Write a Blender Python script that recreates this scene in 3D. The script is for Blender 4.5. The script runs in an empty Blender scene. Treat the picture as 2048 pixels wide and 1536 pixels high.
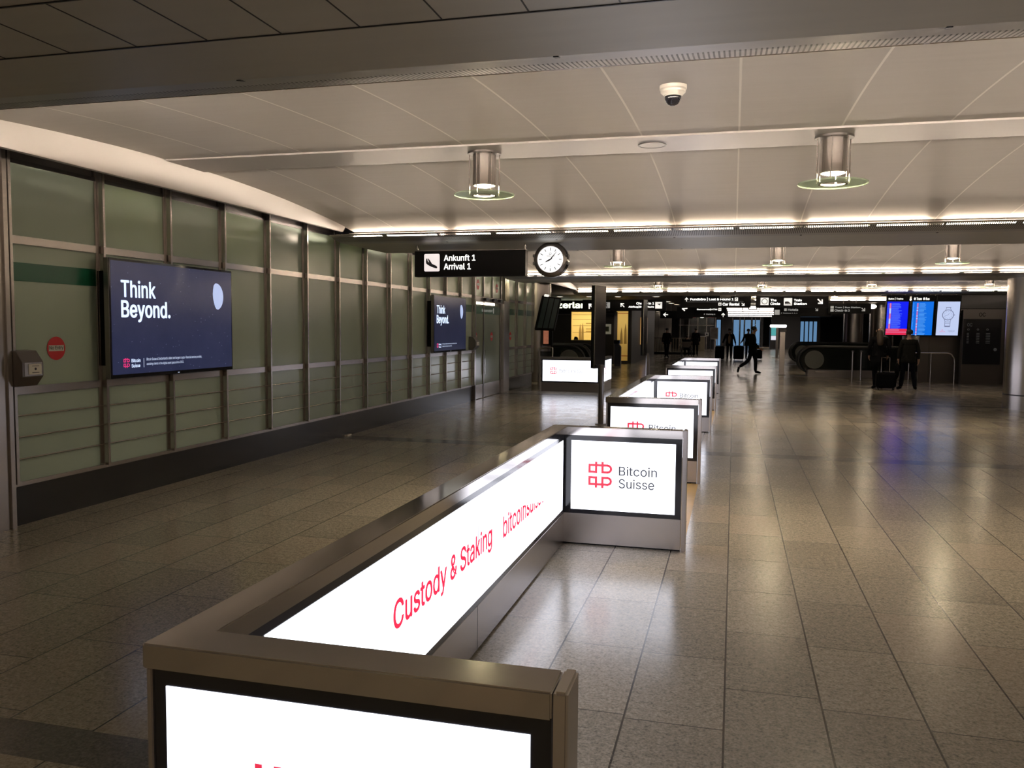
import bpy, bmesh, math, random
from mathutils import Vector, Matrix
random.seed(7)
S = bpy.context.scene
C = S.collection
PI = math.pi

# ------------------------------------------------------------------ camera, world, exposure
F, YAW, PITCH, ROLL, H = 1681.1, -0.257173, -0.0677153, 0.00833295, 1.70
cy, sy, cp, sp = math.cos(YAW), math.sin(YAW), math.cos(PITCH), math.sin(PITCH)
FW = Vector((sy*cp, cy*cp, sp)); RT0 = Vector((cy, -sy, 0)); UP0 = RT0.cross(FW)
cr, sr = math.cos(ROLL), math.sin(ROLL)
RT = RT0*cr + UP0*sr; UP = UP0*cr - RT0*sr
cam_d = bpy.data.cameras.new('camera'); cam = bpy.data.objects.new('camera', cam_d); C.objects.link(cam)
cam_d.sensor_fit = 'HORIZONTAL'; cam_d.sensor_width = 36; cam_d.lens = F/2048*36
cam_d.clip_start = 0.05; cam_d.clip_end = 300
cam.matrix_world = Matrix(((RT.x, UP.x, -FW.x, 0), (RT.y, UP.y, -FW.y, 0), (RT.z, UP.z, -FW.z, H), (0, 0, 0, 1)))
S.camera = cam
S.view_settings.view_transform = 'Standard'; S.view_settings.look = 'None'
S.view_settings.exposure = 0.0; S.view_settings.gamma = 1.0; S.view_settings.use_curve_mapping = False
S.cycles.use_denoising = True
S.cycles.max_bounces = 8; S.cycles.diffuse_bounces = 6; S.cycles.glossy_bounces = 4
S.cycles.transparent_max_bounces = 12; S.cycles.sample_clamp_indirect = 3.0; S.cycles.sample_clamp_direct = 40.0
S.cycles.caustics_reflective = False; S.cycles.caustics_refractive = False
W = bpy.data.worlds.new('world'); S.world = W; W.use_nodes = True
W.node_tree.nodes['Background'].inputs[0].default_value = (0.75, 0.8, 0.9, 1)
W.node_tree.nodes['Background'].inputs[1].default_value = 0.012
L_TUBE, L_STRIP, L_BULB, L_BOX = 62.0, 500.0, 660.0, 2.6      # cove tubes, added throw strips, pendant bulbs, advertising panels

def at(x, y, Y):
    """the point at depth Y of the hall seen at this place of the 2048x1536 frame"""
    d = FW*F + RT*(x-1024) - UP*(y-768)
    return Vector((0, 0, H)) + d*(Y/d.y)

# ------------------------------------------------------------------ materials
def new_mat(name):
    m = bpy.data.materials.new(name); m.use_nodes = True
    return m, m.node_tree, m.node_tree.nodes['Principled BSDF']
def mat(name, col, rough=0.5, metal=0.0, emis=None, es=0.0, spec=0.5, noise=0.0, nscale=(8, 8, 8), coat=0.0, rnoise=0.0):
    m, nt, b = new_mat(name)
    b.inputs['Base Color'].default_value = (*col, 1); b.inputs['Roughness'].default_value = rough
    b.inputs['Metallic'].default_value = metal; b.inputs['Specular IOR Level'].default_value = spec
    b.inputs['Coat Weight'].default_value = coat; b.inputs['Coat Roughness'].default_value = 0.04
    if emis:
        b.inputs['Emission Color'].default_value = (*emis, 1); b.inputs['Emission Strength'].default_value = es
    if noise or rnoise:
        tc = nt.nodes.new('ShaderNodeTexCoord'); mp = nt.nodes.new('ShaderNodeMapping'); nz = nt.nodes.new('ShaderNodeTexNoise')
        mp.inputs['Scale'].default_value = nscale; nz.inputs['Scale'].default_value = 1; nz.inputs['Detail'].default_value = 5
        nt.links.new(tc.outputs['Object'], mp.inputs[0]); nt.links.new(mp.outputs[0], nz.inputs[0])
        if noise:
            r = nt.nodes.new('ShaderNodeMapRange'); r.inputs[3].default_value = 1-noise; r.inputs[4].default_value = 1+noise
            mx = nt.nodes.new('ShaderNodeVectorMath'); mx.operation = 'SCALE'; mx.inputs[0].default_value = col
            nt.links.new(nz.outputs[0], r.inputs[0]); nt.links.new(r.outputs[0], mx.inputs['Scale']); nt.links.new(mx.outputs[0], b.inputs['Base Color'])
        if rnoise:
            r = nt.nodes.new('ShaderNodeMapRange'); r.inputs[3].default_value = max(0.02, rough-rnoise); r.inputs[4].default_value = rough+rnoise
            nt.links.new(nz.outputs[0], r.inputs[0]); nt.links.new(r.outputs[0], b.inputs['Roughness'])
    return m
class NT:
    """tiny helper to write math nodes"""
    def __init__(s, nt): s.nt = nt
    def m(s, op, a, b=None, c=None):
        n = s.nt.nodes.new('ShaderNodeMath'); n.operation = op
        for i, v in enumerate((a, b, c)):
            if v is None: continue
            if isinstance(v, (int, float)): n.inputs[i].default_value = v
            else: s.nt.links.new(v, n.inputs[i])
        return n.outputs[0]
    def mix(s, f, a, b):
        n = s.nt.nodes.new('ShaderNodeMix'); n.data_type = 'RGBA'
        for i, v in ((0, f), (6, a), (7, b)):
            if isinstance(v, (int, float)): n.inputs[i].default_value = v
            elif isinstance(v, tuple): n.inputs[i].default_value = (*v, 1)
            else: s.nt.links.new(v, n.inputs[i])
        return n.outputs[2]
    def xyz(s):
        t = s.nt.nodes.new('ShaderNodeTexCoord'); q = s.nt.nodes.new('ShaderNodeSeparateXYZ')
        s.nt.links.new(t.outputs['Object'], q.inputs[0]); return t.outputs['Object'], q.outputs[0], q.outputs[1], q.outputs[2]
    def noise(s, vec, scale, detail=4, rough=0.6):
        mp = s.nt.nodes.new('ShaderNodeMapping'); mp.inputs['Scale'].default_value = scale if isinstance(scale, tuple) else (scale,)*3
        n = s.nt.nodes.new('ShaderNodeTexNoise'); n.inputs['Scale'].default_value = 1; n.inputs['Detail'].default_value = detail; n.inputs['Roughness'].default_value = rough
        s.nt.links.new(vec, mp.inputs[0]); s.nt.links.new(mp.outputs[0], n.inputs[0]); return n.outputs[0]
    def white(s, a, b=None):
        n = s.nt.nodes.new('ShaderNodeTexWhiteNoise'); n.noise_dimensions = '2D'
        c = s.nt.nodes.new('ShaderNodeCombineXYZ'); s.nt.links.new(a, c.inputs[0])
        if b is not None: s.nt.links.new(b, c.inputs[1])
        s.nt.links.new(c.outputs[0], n.inputs[0]); return n.outputs[0]

def floor_material():
    m, nt, b = new_mat('granite_floor'); q = NT(nt); v, x, y, z = q.xyz()
    TW, TL = 0.425, 0.78
    u = q.m('DIVIDE', x, TW); col = q.m('FLOOR', u); fu = q.m('FRACT', u)
    w = q.m('ADD', q.m('DIVIDE', y, TL), q.white(col)); row = q.m('FLOOR', w); fw = q.m('FRACT', w)
    jl = q.m('GREATER_THAN', q.m('ABSOLUTE', q.m('SUBTRACT', fu, 0.5)), 0.5-0.0045/TW)
    jc = q.m('GREATER_THAN', q.m('ABSOLUTE', q.m('SUBTRACT', fw, 0.5)), 0.5-0.0032/TL)
    tint = q.white(col, row)
    g1 = q.noise(v, 80, 2, 0.6); g2 = q.noise(v, 30, 3, 0.7); g3 = q.noise(v, 1.3, 3, 0.5)
    g = q.m('ADD', q.m('MULTIPLY', g1, 0.75), q.m('MULTIPLY', g2, 0.65))
    r = nt.nodes.new('ShaderNodeValToRGB'); e = r.color_ramp.elements
    e[0].position = 0.46; e[0].color = (0.11, 0.10, 0.08, 1); e[1].position = 0.9; e[1].color = (0.50, 0.44, 0.355, 1)
    k = r.color_ramp.elements.new(0.64); k.color = (0.29, 0.257, 0.207, 1)
    nt.links.new(g, r.inputs[0])
    amp = q.m('ADD', 0.74, q.m('ADD', q.m('MULTIPLY', tint, 0.30), q.m('MULTIPLY', g3, 0.22)))
    vm = nt.nodes.new('ShaderNodeVectorMath'); vm.operation = 'SCALE'; nt.links.new(r.outputs[0], vm.inputs[0]); nt.links.new(amp, vm.inputs['Scale'])
    warm = q.mix(q.m('MULTIPLY', q.m('GREATER_THAN', tint, 0.86), 0.25), vm.outputs[0], (0.32, 0.24, 0.19))
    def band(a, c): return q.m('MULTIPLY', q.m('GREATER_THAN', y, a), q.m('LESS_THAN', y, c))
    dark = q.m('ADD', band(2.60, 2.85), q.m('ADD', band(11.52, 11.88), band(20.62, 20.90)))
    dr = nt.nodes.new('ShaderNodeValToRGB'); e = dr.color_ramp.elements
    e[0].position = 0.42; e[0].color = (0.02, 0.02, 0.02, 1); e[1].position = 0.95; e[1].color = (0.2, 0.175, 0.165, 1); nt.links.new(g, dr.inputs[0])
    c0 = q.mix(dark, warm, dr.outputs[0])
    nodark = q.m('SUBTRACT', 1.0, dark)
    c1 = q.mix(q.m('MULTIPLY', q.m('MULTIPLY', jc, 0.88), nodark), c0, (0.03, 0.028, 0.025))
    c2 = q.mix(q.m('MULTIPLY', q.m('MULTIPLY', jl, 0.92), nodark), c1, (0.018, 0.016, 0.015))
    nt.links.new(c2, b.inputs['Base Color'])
    nt.links.new(q.m('ADD', 0.125, q.m('MULTIPLY', q.noise(v, 3.0), 0.16)), b.inputs['Roughness'])
    b.inputs['Specular IOR Level'].default_value = 0.5
    return m
def vault_material():
    m, nt, b = new_mat('ceiling_panel_metal'); q = NT(nt); v, x, y, z = q.xyz()
    u = q.m('ADD', q.m('DIVIDE', x, 0.775), 0.5)
    seam = q.m('LESS_THAN', q.m('ABSOLUTE', q.m('SUBTRACT', q.m('FRACT', u), 0.5)), 0.0075/0.775)
    n = q.noise(v, (1.2, 14, 6), 3)
    base = q.mix(n, (0.64, 0.60, 0.56), (0.72, 0.68, 0.64))
    nt.links.new(q.mix(seam, base, (1.0, 0.96, 0.9)), b.inputs['Base Color'])  # seams coloured brighter, standing for the cove light that catches them
    nt.links.new(q.m('SUBTRACT', 0.08, q.m('MULTIPLY', seam, 0.08)), b.inputs['Metallic'])
    b.inputs['Roughness'].default_value = 0.42; b.inputs['Specular IOR Level'].default_value = 0.32
    b.inputs['Anisotropic'].default_value = 0.95; b.inputs['Anisotropic Rotation'].default_value = 0.25
    t = nt.nodes.new('ShaderNodeTangent'); t.direction_type = 'UV_MAP'; t.uv_map = 'UVMap'
    nt.links.new(t.outputs[0], b.inputs['Tangent'])
    return m
def perforated_material():
    m, nt, b = new_mat('perforated_steel'); q = NT(nt); v, x, y, z = q.xyz()
    b.inputs['Base Color'].default_value = (0.5, 0.49, 0.48, 1); b.inputs['Metallic'].default_value = 0.6; b.inputs['Roughness'].default_value = 0.42
    f = q.m('FRACT', q.m('DIVIDE', x, 0.022)); hole = q.m('GREATER_THAN', f, 0.62)
    slot = q.m('MULTIPLY', hole, q.m('MULTIPLY', q.m('GREATER_THAN', z, 0.010), q.m('LESS_THAN', z, 0.068)))
    nt.links.new(q.mix(slot, (0.55, 0.54, 0.53), (0.05, 0.05, 0.05)), b.inputs['Base Color'])
    hole = q.m('MULTIPLY', slot, q.m('GREATER_THAN', z, 0.054))
    big = q.m('FRACT', q.m('ADD', q.m('DIVIDE', x, 1.55), 0.5)); hole = q.m('MULTIPLY', hole, q.m('GREATER_THAN', q.m('ABSOLUTE', q.m('SUBTRACT', big, 0.5)), 0.025))
    tr = nt.nodes.new('ShaderNodeBsdfTransparent'); mx = nt.nodes.new('ShaderNodeMixShader')
    nt.links.new(hole, mx.inputs[0]); nt.links.new(b.outputs[0], mx.inputs[1]); nt.links.new(tr.outputs[0], mx.inputs[2])
    nt.links.new(mx.outputs[0], nt.nodes['Material Output'].inputs[0]); return m
def frosted_glass(name, col, trans):
    m, nt, b = new_mat(name); q = NT(nt); v, x, y, z = q.xyz()
    n = q.noise(v, (0.8, 0.8, 0.9), 2)
    c = q.mix(n, tuple(k*0.82 for k in col), tuple(min(1, k*1.15) for k in col))
    nt.links.new(c, b.inputs['Base Color']); b.inputs['Roughness'].default_value = 0.22; b.inputs['Specular IOR Level'].default_value = 0.45
    tl = nt.nodes.new('ShaderNodeBsdfTranslucent'); tl.inputs[0].default_value = (0.62, 0.68, 0.48, 1)
    mx = nt.nodes.new('ShaderNodeMixShader'); mx.inputs[0].default_value = trans
    nt.links.new(b.outputs[0], mx.inputs[1]); nt.links.new(tl.outputs[0], mx.inputs[2])
    nt.links.new(mx.outputs[0], nt.nodes['Material Output'].inputs[0]); return m
def clear_glass(name, col, mixf=0.75, rough=0.05):
    m, nt, b = new_mat(name)
    b.inputs['Base Color'].default_value = (*col, 1); b.inputs['Roughness'].default_value = rough
    tr = nt.nodes.new('ShaderNodeBsdfTransparent'); tr.inputs[0].default_value = (*[0.5+0.5*k for k in col], 1)
    mx = nt.nodes.new('ShaderNodeMixShader'); mx.inputs[0].default_value = mixf
    nt.links.new(b.outputs[0], mx.inputs[1]); nt.links.new(tr.outputs[0], mx.inputs[2])
    nt.links.new(mx.outputs[0], nt.nodes['Material Output'].inputs[0]); return m
def starfield(name, strength):
    m, nt, b = new_mat(name); q = NT(nt); v, x, y, z = q.xyz()
    vo = nt.nodes.new('ShaderNodeTexVoronoi'); vo.inputs['Scale'].default_value = 22; nt.links.new(v, vo.inputs[0])
    star = q.m('LESS_THAN', vo.outputs['Distance'], 0.055)
    sep = nt.nodes.new('ShaderNodeSeparateColor'); nt.links.new(vo.outputs['Color'], sep.inputs[0])
    star = q.m('MULTIPLY', star, q.m('GREATER_THAN', sep.outputs[0], 0.45))
    c = q.mix(q.noise(v, 2.2, 6, 0.7), (0.006, 0.011, 0.038), (0.026, 0.031, 0.078))
    nt.links.new(q.mix(q.m('MULTIPLY', star, 0.6), c, (0.5, 0.6, 0.9)), b.inputs['Emission Color'])
    b.inputs['Emission Strength'].default_value = strength; b.inputs['Base Color'].default_value = (0.01, 0.01, 0.02, 1); b.inputs['Roughness'].default_value = 0.22
    return m
M = dict(
    floor=floor_material(), vault=vault_material(), perf=perforated_material(),
    strip=mat('ceiling_strip_metal', (0.47, 0.44, 0.425), 0.40, 0.5),
    soffit=mat('soffit_metal', (0.64, 0.61, 0.54), 0.45, 0.2, noise=0.08, nscale=(1, 9, 9)),
    lunette=mat('painted_end_panel', (0.60, 0.56, 0.53), 0.5),
    darkmetal=mat('dark_metal', (0.06, 0.058, 0.06), 0.35, 0.7),
    steel=mat('brushed_steel', (0.50, 0.46, 0.44), 0.27, 1.0, noise=0.06, nscale=(3, 3, 3)),
    steel_cap=mat('brushed_steel_cap', (0.44, 0.41, 0.385), 0.11, 1.0, noise=0.04, nscale=(3, 3, 3)),
    steel_dark=mat('dark_brushed_steel', (0.24, 0.22, 0.215), 0.30, 1.0, noise=0.06, nscale=(3, 3, 3)),
    wall_metal=mat('dark_wall_metal', (0.12, 0.11, 0.105), 0.35, 0.9),  # one even dark metal tone
    bulb_low=mat('pendant_bulb_low', (0.9, 0.9, 0.9), 0.4, emis=(1.0, 0.80, 0.54), es=L_BULB*0.35),
    pylon_steel=mat('dark_pylon_steel', (0.13, 0.12, 0.115), 0.22, 1.0),
    band=mat('satin_steel_band', (0.36, 0.31, 0.30), 0.28, 0.8),
    chrome=mat('polished_steel', (0.7, 0.68, 0.66), 0.12, 1.0),
    black=mat('black_gloss', (0.012, 0.012, 0.016), 0.12),
    blackmatte=mat('black_matte', (0.006, 0.006, 0.007), 0.45, spec=0.12),
    plinth=mat('black_stone', (0.012, 0.012, 0.014), 0.25, noise=0.2, nscale=(60, 60, 60)),
    tube=mat('cove_tube', (0.9, 0.9, 0.9), 0.4, emis=(1.0, 0.80, 0.60), es=L_TUBE),
    throw_strip=mat('added_throw_strip', (0.9, 0.9, 0.9), 0.4, emis=(1.0, 0.84, 0.68), es=L_STRIP),  # hidden second source, added to throw light across the vault
    boost_strip=mat('boosted_throw_strip', (0.9, 0.9, 0.9), 0.4, emis=(1.0, 0.84, 0.68), es=L_STRIP*2.0),  # added strip at higher strength, lifts the dim left end of the vault
    bulb=mat('pendant_bulb', (0.9, 0.9, 0.9), 0.4, emis=(1.0, 0.80, 0.54), es=L_BULB),
    box=mat('backlit_white', (0.5, 0.5, 0.5), 0.06, emis=(0.86, 0.88, 1.0), es=L_BOX),
    logo_red=mat('backlit_red', (0.1, 0.02, 0.02), 0.3, emis=(0.85, 0.032, 0.085), es=1.0),
    logo_grey=mat('backlit_grey', (0.03, 0.03, 0.035), 0.3, emis=(0.075, 0.08, 0.10), es=1.0),
    sign_white=mat('backlit_letters', (0.6, 0.6, 0.6), 0.4, emis=(0.95, 0.92, 0.84), es=1.0),
    sign_dim=mat('dim_letters', (0.4, 0.4, 0.4), 0.4, emis=(0.95, 0.92, 0.86), es=0.28),
    sign_grey=mat('faint_letters', (0.05, 0.05, 0.05), 0.4, emis=(0.9, 0.9, 0.9), es=0.02),
    glass=frosted_glass('frosted_green_glass', (0.60, 0.71, 0.62), 0.24),
    glass_dark=frosted_glass('frosted_green_glass_lower', (0.48, 0.58, 0.52), 0.05),
    glass_door=frosted_glass('frosted_door_glass', (0.27, 0.31, 0.24), 0.08),
    disc=clear_glass('green_glass_disc', (0.85, 0.99, 0.84), 0.5, 0.1),
    esc_glass=clear_glass('balustrade_glass', (0.06, 0.07, 0.06), 0.72),
    green=mat('green_film', (0.008, 0.10, 0.055), 0.3),
    red=mat('red_sticker', (0.55, 0.014, 0.022), 0.4),
    white=mat('white_print', (0.7, 0.68, 0.64), 0.4),
    cream=mat('white_plastic', (0.78, 0.74, 0.68), 0.35),
    screen=starfield('night_sky_screen', 1.0), screen_dim=starfield('night_sky_screen_dim', 0.62),
    screen_txt=mat('screen_letters', (0.3, 0.3, 0.3), 0.3, emis=(0.62, 0.74, 1.0), es=1.0),
    screen_pink=mat('screen_logo', (0.2, 0.02, 0.05), 0.3, emis=(0.8, 0.03, 0.2), es=0.9),
    moon=mat('screen_moon', (0.3, 0.3, 0.3), 0.3, emis=(0.48, 0.6, 0.95), es=0.85, noise=0.1),
    clockface=mat('clock_face', (0.6, 0.6, 0.6), 0.3, emis=(1.0, 1.0, 1.0), es=1.02),
    ink=mat('dark_ink', (0.015, 0.015, 0.03), 0.4),
    yellow=mat('yellow_floor_film', (0.50, 0.31, 0.07), 0.35, noise=0.25, nscale=(5, 5, 5)),
    coat=mat('black_cloth', (0.004, 0.004, 0.005), 0.85, spec=0.08), navy=mat('navy_cloth', (0.005, 0.006, 0.010), 0.85, spec=0.08),
    greycloth=mat('dark_grey_cloth', (0.011, 0.011, 0.010), 0.9, spec=0.08), skin=mat('skin', (0.35, 0.2, 0.14), 0.55),
    tan=mat('tan_cloth', (0.30, 0.21, 0.13), 0.85), hair=mat('dark_hair', (0.012, 0.009, 0.007), 0.6), greyfab=mat('grey_fabric', (0.22, 0.20, 0.18), 0.8),
    mask=mat('face_mask', (0.35, 0.42, 0.5), 0.8), brownhair=mat('brown_hair', (0.03, 0.017, 0.01), 0.6),
    newel=mat('frosted_newel_glass', (0.16, 0.165, 0.145), 0.4),
    rubber=mat('handrail_rubber', (0.01, 0.01, 0.011), 0.35),
    warmwall=mat('warm_lit_wall', (0.85, 0.72, 0.42), 0.6), beige=mat('beige_counter', (0.32, 0.27, 0.18), 0.5),
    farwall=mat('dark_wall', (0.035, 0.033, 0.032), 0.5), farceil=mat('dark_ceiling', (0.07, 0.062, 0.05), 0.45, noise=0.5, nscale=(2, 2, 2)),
    redline=mat('red_line', (0.35, 0.03, 0.01), 0.5), sky=mat('daylight_glass', (0.1, 0.1, 0.1), 0.3, emis=(0.19, 0.40, 0.70), es=0.55, noise=0.3, nscale=(3, 3, 1)),
    lamp=mat('downlight_glow', (0.8, 0.8, 0.8), 0.4, emis=(1.0, 0.86, 0.66), es=12.0),
    fartube=mat('office_tube', (0.8, 0.8, 0.8), 0.4, emis=(1.0, 0.86, 0.76), es=8.0),
    bluescr=mat('blue_screen', (0.01, 0.01, 0.05), 0.3, emis=(0.0, 0.01, 0.9), es=1.0),
    cyanscr=mat('light_blue_screen', (0.01, 0.02, 0.05), 0.3, emis=(0.0, 0.16, 0.8), es=0.95),
    palescr=mat('pale_screen', (0.1, 0.1, 0.1), 0.3, emis=(0.58, 0.68, 0.98), es=0.9),
    redscr=mat('red_screen', (0.1, 0.0, 0.0), 0.3, emis=(0.85, 0.03, 0.1), es=0.9),
    bluetxt=mat('screen_rows', (0.1, 0.1, 0.2), 0.3, emis=(0.12, 0.25, 0.95), es=1.0),
    cyantxt=mat('screen_rows_pale', (0.1, 0.1, 0.2), 0.3, emis=(0.16, 0.5, 0.95), es=1.0),
    pinkscr=mat('pink_screen', (0.1, 0, 0), 0.3, emis=(0.8, 0.2, 0.4), es=0.9),
    poster=mat('orange_poster', (0.35, 0.12, 0.07), 0.4, emis=(0.6, 0.22, 0.13), es=0.35, noise=0.6, nscale=(14, 14, 14)),
    monitor=mat('monitor_grey', (0.05, 0.07, 0.072), 0.25),
)

# ------------------------------------------------------------------ mesh builders
import os
FONT = None
try:                                              # the sans-serif interface face that ships inside Blender itself
    _p = os.path.join(bpy.utils.system_resource('DATAFILES', path='fonts'), 'Inter.woff2')
    if os.path.exists(_p): FONT = bpy.data.fonts.load(_p)
except Exception: FONT = None
def glyph_mesh(txt, spacing):
    """flat mesh of a text; glyph contours that overlap are filled one by one"""
    def mesh(cu):
        o = bpy.data.objects.new('t', cu); C.objects.link(o); dg = bpy.context.evaluated_depsgraph_get()
        me = bpy.data.meshes.new_from_object(o.evaluated_get(dg)); bpy.data.objects.remove(o); return me
    cu = bpy.data.curves.new('t', 'FONT'); cu.body = txt; cu.size = 1; cu.font = FONT or cu.font; cu.resolution_u = 3; cu.space_character = spacing; cu.space_line = 0.92
    if FONT is None: return mesh(cu)
    o = bpy.data.objects.new('t', cu); C.objects.link(o); dg = bpy.context.evaluated_depsgraph_get()
    src = o.to_curve(dg); cont = []
    for sp in src.splines:
        pts = [(q.co.x, q.co.y) for q in sp.bezier_points]
        ar = sum(p[0]*q[1]-q[0]*p[1] for p, q in zip(pts, pts[1:]+pts[:1]))
        cont.append((sp, ar, min(p[0] for p in pts), max(p[0] for p in pts), min(p[1] for p in pts), max(p[1] for p in pts)))
    sign = 1 if max(cont, key=lambda c: abs(c[1]))[1] > 0 else -1
    groups = [[c] for c in cont if c[1]*sign > 0]
    for c in cont:
        if c[1]*sign <= 0:
            inn = [g for g in groups if g[0][2] <= c[2] and g[0][3] >= c[3] and g[0][4] <= c[4] and g[0][5] >= c[5]]
            (min(inn, key=lambda g: abs(g[0][1])) if inn else groups[0]).append(c)
    ks = []                                       # letters drawn with three overlapping contours (k)
    for i in range(len(cont)-2):
        if [len(c[0].bezier_points) for c in cont[i:i+3]] == [7, 4, 4]: ks.append(cont[i:i+3])
    base = mesh(cu.copy())
    if not ks: o.to_curve_clear(); bpy.data.objects.remove(o); bpy.data.curves.remove(cu); return base
    box = [(min(c[2] for c in g)-1e-3, max(c[3] for c in g)+1e-3) for g in ks]
    bv = [tuple(v.co) for v in base.vertices]; bf = [tuple(p.vertices) for p in base.polygons if not any(all(x0 <= bv[i][0] <= x1 for i in p.vertices) for x0, x1 in box)]
    layers = [[[g[j]] for g in ks] for j in range(3)]
    V = bv; Fc = bf
    for L in layers:
        c2 = bpy.data.curves.new('t', 'CURVE'); c2.dimensions = '2D'; c2.fill_mode = 'BOTH'; c2.resolution_u = 3
        for g in L:
            for c in g:
                n = len(c[0].bezier_points); sp = c2.splines.new('BEZIER'); sp.bezier_points.add(n-1); sp.use_cyclic_u = True
                for q, r in zip(sp.bezier_points, c[0].bezier_points):
                    q.handle_left_type = q.handle_right_type = 'FREE'; q.co = r.co; q.handle_left = r.handle_left; q.handle_right = r.handle_right
        me = mesh(c2); k = len(V); V += [tuple(v.co) for v in me.vertices]; Fc += [tuple(i+k for i in p.vertices) for p in me.polygons]
        bpy.data.meshes.remove(me); bpy.data.curves.remove(c2)
    o.to_curve_clear(); bpy.data.objects.remove(o); bpy.data.curves.remove(cu)
    me = bpy.data.meshes.new('t'); me.from_pydata(V, [], Fc); return me
class MB:
    def __init__(s): s.v = []; s.f = []
    def add(s, vs, fs):
        o = len(s.v); s.v += [tuple(q) for q in vs]; s.f += [tuple(i+o for i in f) for f in fs]; return s
    def box(s, x0, x1, y0, y1, z0, z1):
        return s.add([(x0,y0,z0),(x1,y0,z0),(x1,y1,z0),(x0,y1,z0),(x0,y0,z1),(x1,y0,z1),(x1,y1,z1),(x0,y1,z1)],
                     [(3,2,1,0),(4,5,6,7),(0,1,5,4),(1,2,6,5),(2,3,7,6),(3,0,4,7)])
    def prism(s, pts, d):
        """3-D polygon (counter-clockwise seen from its front) extruded by vector d behind it"""
        n = len(pts); pts = [Vector(p) for p in pts]; d = Vector(d)
        vs = pts + [p+d for p in pts]
        return s.add(vs, [tuple(range(n)), tuple(reversed(range(n, 2*n)))] + [((i+1) % n, i, i+n, (i+1) % n+n) for i in range(n)])
    def cyl(s, p0, p1, r, n=16, r1=None, cap=True):
        p0 = Vector(p0); p1 = Vector(p1); a = (p1-p0).normalized(); r1 = r if r1 is None else r1
        u = a.orthogonal().normalized(); w = a.cross(u); vs = []
        for p, q in ((p0, r), (p1, r1)):
            vs += [p+(u*math.cos(2*PI*i/n)+w*math.sin(2*PI*i/n))*q for i in range(n)]
        fs = [(i, (i+1) % n, (i+1) % n+n, i+n) for i in range(n)]
        if cap: fs += [tuple(reversed(range(n))), tuple(range(n, 2*n))]
        return s.add(vs, fs)
    def tube(s, path, r, n=10):
        path = [Vector(p) for p in path]; k = len(path); vs = []; u = None
        for i, p in enumerate(path):
            t = (path[min(i+1, k-1)]-path[max(i-1, 0)]).normalized()
            u = t.orthogonal().normalized() if u is None else (u-t*u.dot(t)).normalized()
            w = t.cross(u); vs += [p+(u*math.cos(2*PI*j/n)+w*math.sin(2*PI*j/n))*r for j in range(n)]
        fs = [(i*n+j, i*n+(j+1) % n, (i+1)*n+(j+1) % n, (i+1)*n+j) for i in range(k-1) for j in range(n)]
        return s.add(vs, fs+[tuple(reversed(range(n))), tuple(range((k-1)*n, k*n))])
    def lathe(s, prof, c=(0, 0, 0), n=32, close=False):
        cx, cyy, cz = c; vs = []; k = len(prof)
        for r, z in prof: vs += [(cx+r*math.cos(2*PI*j/n), cyy+r*math.sin(2*PI*j/n), cz+z) for j in range(n)]
        rows = k if close else k-1
        fs = [(i*n+j, i*n+(j+1) % n, ((i+1) % k)*n+(j+1) % n, ((i+1) % k)*n+j) for i in range(rows) for j in range(n)]
        return s.add(vs, fs)
    def ell(s, c, rx, ry, rz, n=16, m=10):
        vs = []; c = Vector(c)
        for i in range(m+1):
            t = PI*i/m
            vs += [c+Vector((rx*math.sin(t)*math.cos(2*PI*j/n), ry*math.sin(t)*math.sin(2*PI*j/n), rz*math.cos(t))) for j in range(n)]
        return s.add(vs, [(i*n+j, (i+1)*n+j, (i+1)*n+(j+1) % n, i*n+(j+1) % n) for i in range(m) for j in range(n)])
def acc(o):
    l = Vector((0, 0, 0))
    while o is not None: l += o.location; o = o.parent
    return l
def props(o, label=None, cat=None, group=None, kind=None):
    for k, v in (('label', label), ('category', cat), ('group', group), ('kind', kind)):
        if v: o[k] = v
    return o
def mesh_obj(name, me, m, parent=None):
    o = bpy.data.objects.new(name, me); C.objects.link(o); o.parent = parent
    if m: me.materials.clear(); me.materials.append(m)
    return o
def build(name, mb, m, parent=None, smooth=False, bevel=0.0, world=True, base=True, segs=2):
    """links the collected shapes as ONE mesh object; coordinates are the hall's, shifted into the parent's frame"""
    me = bpy.data.meshes.new(name); off = acc(parent) if (parent and world) else Vector((0, 0, 0))
    loc = Vector((0, 0, 0))
    if parent is None and base:
        xs = [q[0] for q in mb.v]; ys = [q[1] for q in mb.v]; zs = [q[2] for q in mb.v]
        loc = Vector(((min(xs)+max(xs))/2, (min(ys)+max(ys))/2, min(zs))); off = loc
    me.from_pydata([(q[0]-off.x, q[1]-off.y, q[2]-off.z) for q in mb.v], [], mb.f)
    if bevel:
        bm = bmesh.new(); bm.from_mesh(me)
        es = [e for e in bm.edges if len(e.link_faces) == 2 and e.calc_face_angle(0) > 0.6]
        bmesh.ops.bevel(bm, geom=es, offset=bevel, segments=segs, affect='EDGES', clamp_overlap=True); bm.to_mesh(me); bm.free()
    if smooth:
        for p in me.polygons: p.use_smooth = True
        me.set_sharp_from_angle(angle=0.7)
    me.update(); o = mesh_obj(name, me, m, parent); o.location = loc
    return o
def empty(name, loc, label=None, cat=None, group=None, kind=None, parent=None):
    o = bpy.data.objects.new(name, None); C.objects.link(o); o.location = Vector(loc) - (acc(parent) if parent else Vector((0, 0, 0))); o.parent = parent
    o.empty_display_size = 0.1
    return props(o, label, cat, group, kind)
def copy_tree(o, parent=None):
    c = o.copy(); C.objects.link(c); c.parent = parent
    for ch in list(o.children): copy_tree(ch, c)
    return c
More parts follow.
